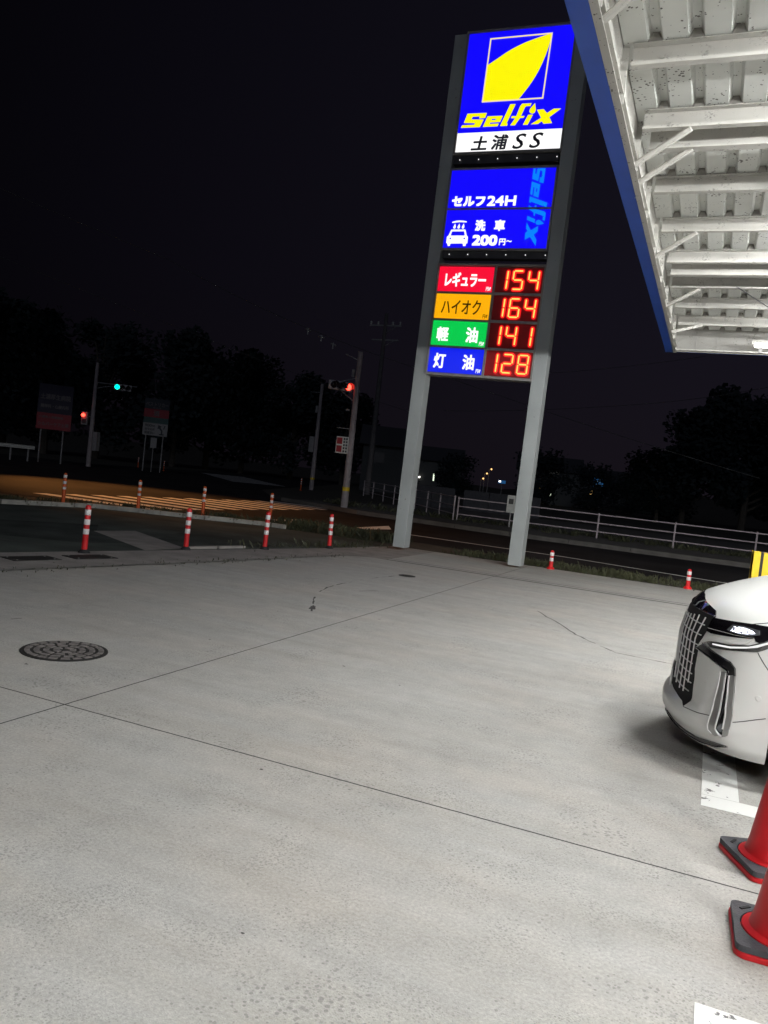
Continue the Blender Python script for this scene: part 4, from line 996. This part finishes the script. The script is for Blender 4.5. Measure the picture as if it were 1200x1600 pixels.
# wires
def wire(label, pts, r=.012, sag=.6):
    out = []
    for a, b in zip(pts, pts[1:]):
        a, b = Vector(a), Vector(b)
        for i in range(14):
            t = i/14; p = a.lerp(b,t); p.z -= sag*4*t*(1-t); out.append(p)
    out.append(Vector(pts[-1]))
    return MB().tube(out, r, 4, False), label
wb, lb = wire('power line', [(-36,20.5,14.2),(-24.5,30.5,10.4),(-19.65,34.84,8.46),(-12.8,37.9,6.74),(2,44,3.5)], .014, .12)
pl_ = thing('power_line', 'overhead line with white insulators crossing behind the traffic light', 'power line', (0,0,0)); wb.build('wire', M['wire'], pl_)
for p in ((-19.4,35.0,8.3),(-18.8,35.35,8.05),(-18.25,35.6,7.75)):
    q = MB()
    for i in range(3): q.lathe([(.02,-.03),(.07,0),(.02,.03)],(p[0]+.1*i*.9,p[1]+.05*i,p[2]-.03*i),8)
    q.box((p[0]+.1,p[1],p[2]-.1),(.04,.04,.3)); q.build('insulator', M['box_white'], pl_)
wb, lb = wire('', [(-36,20.5,11.4),(-23.94,32.05,7.36),(-14.5,38.5,4.9)], .010, .15)
tag(wb.build('telephone_wire', M['wire']), 'thin dark overhead wire low across the left sky', 'wire')
wb, lb = wire('', [(-14.5,37.5,7.2),(-8.03,39.18,7.43),(-.38,40.0,8.88),(4,40.4,9.9)], .012, .1)
tag(wb.build('telephone_wire', M['wire']), 'thin overhead wire between the sign and the canopy corner', 'wire')
wb, lb = wire('', [(-12.8,37.9,5.1),(-4,39.5,6.2),(1.66,39.96,7.44),(6,40.4,8.5)], .012, .1)
tag(wb.build('telephone_wire', M['wire']), 'lower thin overhead wire right of the sign', 'wire')
MBq = MB()

# ================================================================ FAR BILLBOARDS, RAIL
def on_board(t, mb, body, box, off=.02): text_add(mb, body, box, -.06, off)
b1 = thing('billboard', 'dark blue and red billboard on two posts at the far left', 'billboard', (-39.6,39.6,0), math.radians(45))
MB().box((0,0,4.10),(2.06,.1,1.85)).build('upper_panel', M['bb_blue'], b1); MB().box((0,0,2.655),(2.06,.1,1.03+.0)).build('lower_panel', M['bb_red'], b1)
tx = MB(); on_board(b1, tx, '土浦厚生病院', (-.90,.90,4.05,4.40)); on_board(b1, tx, '精神科・心療内科', (-.85,.82,3.50,3.74)); on_board(b1, tx, '介護老人保健施設', (-.90,.55,2.84,3.0)); on_board(b1, tx, 'シルバーケア土浦', (-.92,.90,2.36,2.60)); tx.build('lettering', M['bb_ink'], b1)
for x in (-.72,.62): MB().tube([(x,.08,-.05),(x,.08,3.4)],.05,8).build('post', M['galv'], b1)
b2b = thing('billboard', 'small billboard with white directions panel and arrow, right of the left signal pole', 'billboard', (-37.4,46.9,0), math.radians(38))
MB().box((0,0,4.85),(1.72,.1,.75)).build('name_panel', M['bb_dark'], b2b); MB().box((0,0,4.175),(1.72,.1,.59)).build('red_band', M['bb_red'], b2b); MB().box((0,0,3.67),(1.72,.1,.41)).build('teal_band', M['bb_teal'], b2b); MB().box((0,0,3.02),(1.72,.1,.88)).build('direction_panel', M['bb_white'], b2b)
tx = MB(); on_board(b2b, tx, 'ベストリカー', (-.78,.78,4.66,4.95)); on_board(b2b, tx, '神立店', (-.30,.30,4.51,4.61)); on_board(b2b, tx, '酒', (-.2,.2,3.98,4.38)); tx.build('lettering', M['bb_ink'], b2b)
tx = MB(); on_board(b2b, tx, '900m', (-.72,-.02,3.18,3.38)); on_board(b2b, tx, '信号右折', (-.72,-.02,2.93,3.10)); on_board(b2b, tx, '国道沿い', (-.72,-.02,2.67,2.86))
flat(tx, [(.30,2.66),(.62,2.66),(.62,2.74),(.52,2.74),(.52,2.98),(.36,3.2),(.44,3.28),(.2,3.38),(.16,3.08),(.26,3.12),(.42,2.94),(.42,2.74),(.30,2.74)], -.06); flat(tx,[(.55,3.10),(.62,3.10),(.70,3.35),(.62,3.35)],-.06); tx.build('lettering', M['bb_dark'], b2b)
for x in (-.6,.6): MB().tube([(x,.08,-.05),(x,.08,4.9)],.045,8).build('post', M['galv'], b2b)
sb = thing('notice_board', 'little white notice hung below the small billboard', 'sign', (-37.3,46.75,0), math.radians(38)); MB().box((0,-.08,2.06),(.42,.04,.72)).build('panel', M['bb_white'], sb); MB().tube([(0,-.03,-.05),(0,-.03,1.75)],.03,6).build('post', M['galv'], sb)
gr_ = thing('guard_rail', 'pale steel guard rail at the far left edge of the road', 'guard rail', (-40.2,37.5,0), math.radians(47))
rr_ = MB(); rr_.prism([(-.03,.76),(.03,.80),(-.03,.86),(.03,.92),(-.03,.98),(.0,.98),(.06,.92),(.0,.86),(.06,.80),(.0,.76)], -6, .95, 'YZ'); rr_.build('beam', M['box_white'], gr_)
for x in (-4.4,-2.4,-.4,.6): MB().tube([(x,.1,-.05),(x,.1,.9)],.055,8).build('post', M['galv'], gr_)

# sodium street lamp that lights the junction (stands beyond the left edge)
sl0 = thing('street_lamp', 'sodium street lamp lighting the junction from beyond the left edge', 'street lamp', (-32.0,24.5,0))
MB().tube([(0,0,-.05),(0,0,7.6),(.3,.2,8.1),(1.3,.9,8.35)],[.11,.07,.06,.05],10).build('pole', M['galv'], sl0, True)
MB().box((1.6,1.1,8.40),(.8,.3,.12),.6).build('lamp_head', M['galv'], sl0); MB().box((1.6,1.1,8.32),(.55,.2,.03),.6).build('lamp_glass', E_['sodium'], sl0)
spd = bpy.data.lights.new('lamp_light', 'SPOT'); spd.energy = 15000; spd.color = (1.0, .40, .10); spd.spot_size = math.radians(50); spd.spot_blend = .95; spd.shadow_soft_size = .2
spo = bpy.data.objects.new('lamp_light', spd); COL.objects.link(spo); spo.parent = sl0; spo.location = (1.6,1.1,8.25)
spo.rotation_euler = Vector((11.2,-2.6,-8.2)).to_track_quat('-Z','Y').to_euler()

# ================================================================ FAR HOUSES AND LIGHTS
def house(label, loc, rz, w, d, h, wins, wm='wall_pale'):
    t = thing('house', label, 'house', loc, rz)
    MB().box((0,d/2,h/2),(w,d,h)).build('wall', M[wm], t)
    MB().prism([(-.4,h),(d+.4,h),(d/2,h+d*.32)], -w/2-.4, w/2+.4, 'YZ').build('roof', M['roof'], t)
    for x, z, ww, hh, m in wins:
        f = MB(); f.box((x,-.02,z),(ww+.12,.06,hh+.12)); fo = f.build('window', M['dark'], t); MB().box((x,-.055,z),(ww,.02,hh)).build('pane', m, fo)
    return t
house('far house with a slim lit window, left of the right sign post', (-39.3,113.4,-.5), .33, 9, 7, 5, [(.5,2.6,.2,1.1,E_['win']),(-2.5,2.4,1.3,1,M['glass'])])
house('far house with a bright greenish window right of the right sign post', (-22.6,118,-.5), .2, 9, 7, 5.4, [(.35,2.25,.55,1.0,E_['win']),(-1.35,2.35,.45,.8,E_['win_warm'])])
house('far dark house with one small warm lit window under the dark trees', (-15.5,122,-.5), .1, 8, 6, 4.6, [(-1.3,2.9,.32,.55,E_['win_warm'])])
hb_ = house('pale flat building dimly seen behind the left sign post', (-27.4,66.9,0), .39, 4.6, 6, 4.2, [(-.8,3.1,.8,.8,M['dark'])], 'wall_dim')
def far_lamp(label, loc, m, h, r=.15):
    t = thing('street_lamp', label, 'street lamp', (loc[0],loc[1],-.5), 0, 'far lamps across the fields')
    MB().tube([(0,0,0),(0,0,h+.4),(.4,-.3,h+.5)],.06,6).build('pole', M['galv'], t); MB().lathe([(.02,-r),(r*.8,-r*.5),(r,0),(r*.8,r*.5),(.02,r)],(.4,-.3,h+.4),10).build('lamp', m, t); return t
far_lamp('brightest far white lamp just right of the left sign post', (-41.2,113,0), E_['lamp_white'], 2.0, .16)
far_lamp('highest of the three far orange lamps between the sign posts', (-31.2,116.3,0), E_['lamp_far'], 4.3, .13); far_lamp('middle of the three far orange lamps between the sign posts', (-31.75,116.1,0), E_['lamp_far'], 3.6, .13); far_lamp('lowest of the three far orange lamps between the sign posts', (-32.2,116,0), E_['lamp_far'], 2.8, .13)
far_lamp('left of two tiny white far lamps right of the sign', (-23.2,118.1,0), E_['lamp_white'], 5.0, .09); far_lamp('right of two tiny white far lamps right of the sign', (-22.1,118.3,0), E_['lamp_white'], 4.75, .09)
rs = thing('road_sign', 'small blue lit road sign far off right of the sign post', 'road sign', (-15.57,119,0)); MB().box((0,0,3.9),(1.35,.08,1.25)).build('panel', E_['far_blue'], rs); MB().box((-.25,-.06,4.1),(.5,.02,.1)).box((.2,-.06,3.8),(.1,.02,.8)).box((.25,-.06,3.6),(.6,.02,.1)).box((-.3,-.06,3.6),(.35,.02,.1)).box((.3,-.06,4.3),(.4,.02,.1)).build('marking', E_['far_blue_ink'], rs); MB().tube([(.5,.1,-.05),(.5,.1,3.3)],.06,6).build('post', M['galv'], rs)
rs2 = thing('shop_sign', 'tiny blue lit shop sign near the far orange lamps', 'sign', (-29.1,116.4,0)); MB().box((0,0,2.5),(1.1,.1,.45)).build('panel', E_['far_blue'], rs2); MB().box((-.3,-.07,2.55),(.3,.02,.2)).build('marking', E_['lamp_white'], rs2); MB().tube([(0,.1,-.05),(0,.1,2.4)],.05,6).build('post', M['galv'], rs2)

# ================================================================ TREES
def tree_proto(name, label, h, w, seed, n=7000, low=.12):
    rnd = random.Random(seed)
    t = thing(name, label, 'tree')
    tk = MB(); tk.tube([(0,0,-.2),(.1,0,h*.25),(-.05,.1,h*.55),(.0,0,h*.85)],[h*.028,h*.022,h*.014,h*.004],8)
    lobes = []
    for i in range(20):
        a = rnd.uniform(0,6.28); zz = h*rnd.uniform(low+.1,.92); fall = 1-abs((zz/h)-.5)**1.6*1.5; r = w*.5*rnd.uniform(.25,.9)*max(.25,fall)
        c = Vector((r*math.cos(a), r*math.sin(a), zz)); lobes.append((c, w*rnd.uniform(.12,.24)))
        tk.tube([(0,0,zz*.55),tuple(c*.6+Vector((0,0,zz*.3))),tuple(c)],[h*.010,h*.006,h*.002],5)
    tk.build('trunk', M['bark'], t)
    cw = MB()
    for i in range(n):
        c, r = lobes[rnd.randrange(len(lobes))]
        d = Vector((rnd.gauss(0,1),rnd.gauss(0,1),rnd.gauss(0,1))); d.normalize(); p = c + d*r*rnd.random()**.45*Vector((1,1,.8)).length/1.6
        s = w*rnd.uniform(.011,.022); u = Vector((rnd.gauss(0,1),rnd.gauss(0,1),rnd.gauss(0,.6))).normalized(); v = u.orthogonal().normalized()
        cw.add([p-u*s*1.5, p+v*s, p+u*s*1.5, p-v*s],[(0,1,2,3)])
    cw.build('crown', M['leaf'], t)
    return t
T1 = tree_proto('broadleaf_tree','big dark tree, tallest of the wood at the far left',15.5,13,1); T1.location = (-68,58,0)
T2 = tree_proto('broadleaf_tree','large dark tree behind the road at the far right, under the canopy end',13.5,13,2); T2.location = (2.8,86,0)
T3 = tree_proto('broadleaf_tree','low bushy dark tree by the far houses, left of the blue road sign',6.5,9,3,2600,.02); T3.location = (-20.5,104,0)
for T in (T1,T2,T3): T['group'] = 'dark trees along the skyline'
WOOD = [(-77,50,1.1),(-60,66,.97),(-54,71,.92),(-62,61,.9),(-48.5,76,.88),(-44,79,.80),(-71,64,1.05),(-56,80,.9),(-39,82,.66)]
WL = ['dark tree at the left frame edge of the wood','second dark tree of the wood, above the blue and red billboard','dark tree of the wood above the green traffic light','rounded dark tree of the wood in front of the tallest one','dark tree of the wood above the small billboard','lower dark tree of the wood right of the small billboard','dark tree behind the tallest of the wood','deep set dark tree behind the middle of the wood','lowest dark tree at the right end of the wood']
for i, ((x,y,s), lb) in enumerate(zip(WOOD, WL)): dup(T1 if i%2 else T2, (x,y,0), i*1.3, lb, (s,s,s*(1 if i%2 else 1.13)))
for i, (x,y,s,lb) in enumerate(((-2.6,82,.80,'dark tree at the left end of the far right clump'),(8,90,1.05,'dark tree furthest right beyond the parked car'),(-4.8,80,.52,'small dark tree stepping down left of the far right clump'))): dup(T2, (x,y,0), 2+i, lb, (s,s,s))
for i, (x,y,s,lb) in enumerate(((-14.5,108,.85,'low bushy dark tree just right of the blue road sign'),(-10,104,.75,'low bushy dark tree between the blue road sign and the far right clump'),(-28,70,.62,'leafy bush in front of the pale flat building'),(-34,108,.8,'low bushy dark tree between the sign posts'),(-5,98,.8,'low bushy dark tree at the foot of the far right clump'))): dup(T3, (x,y,0), i, lb, (s,s,s))
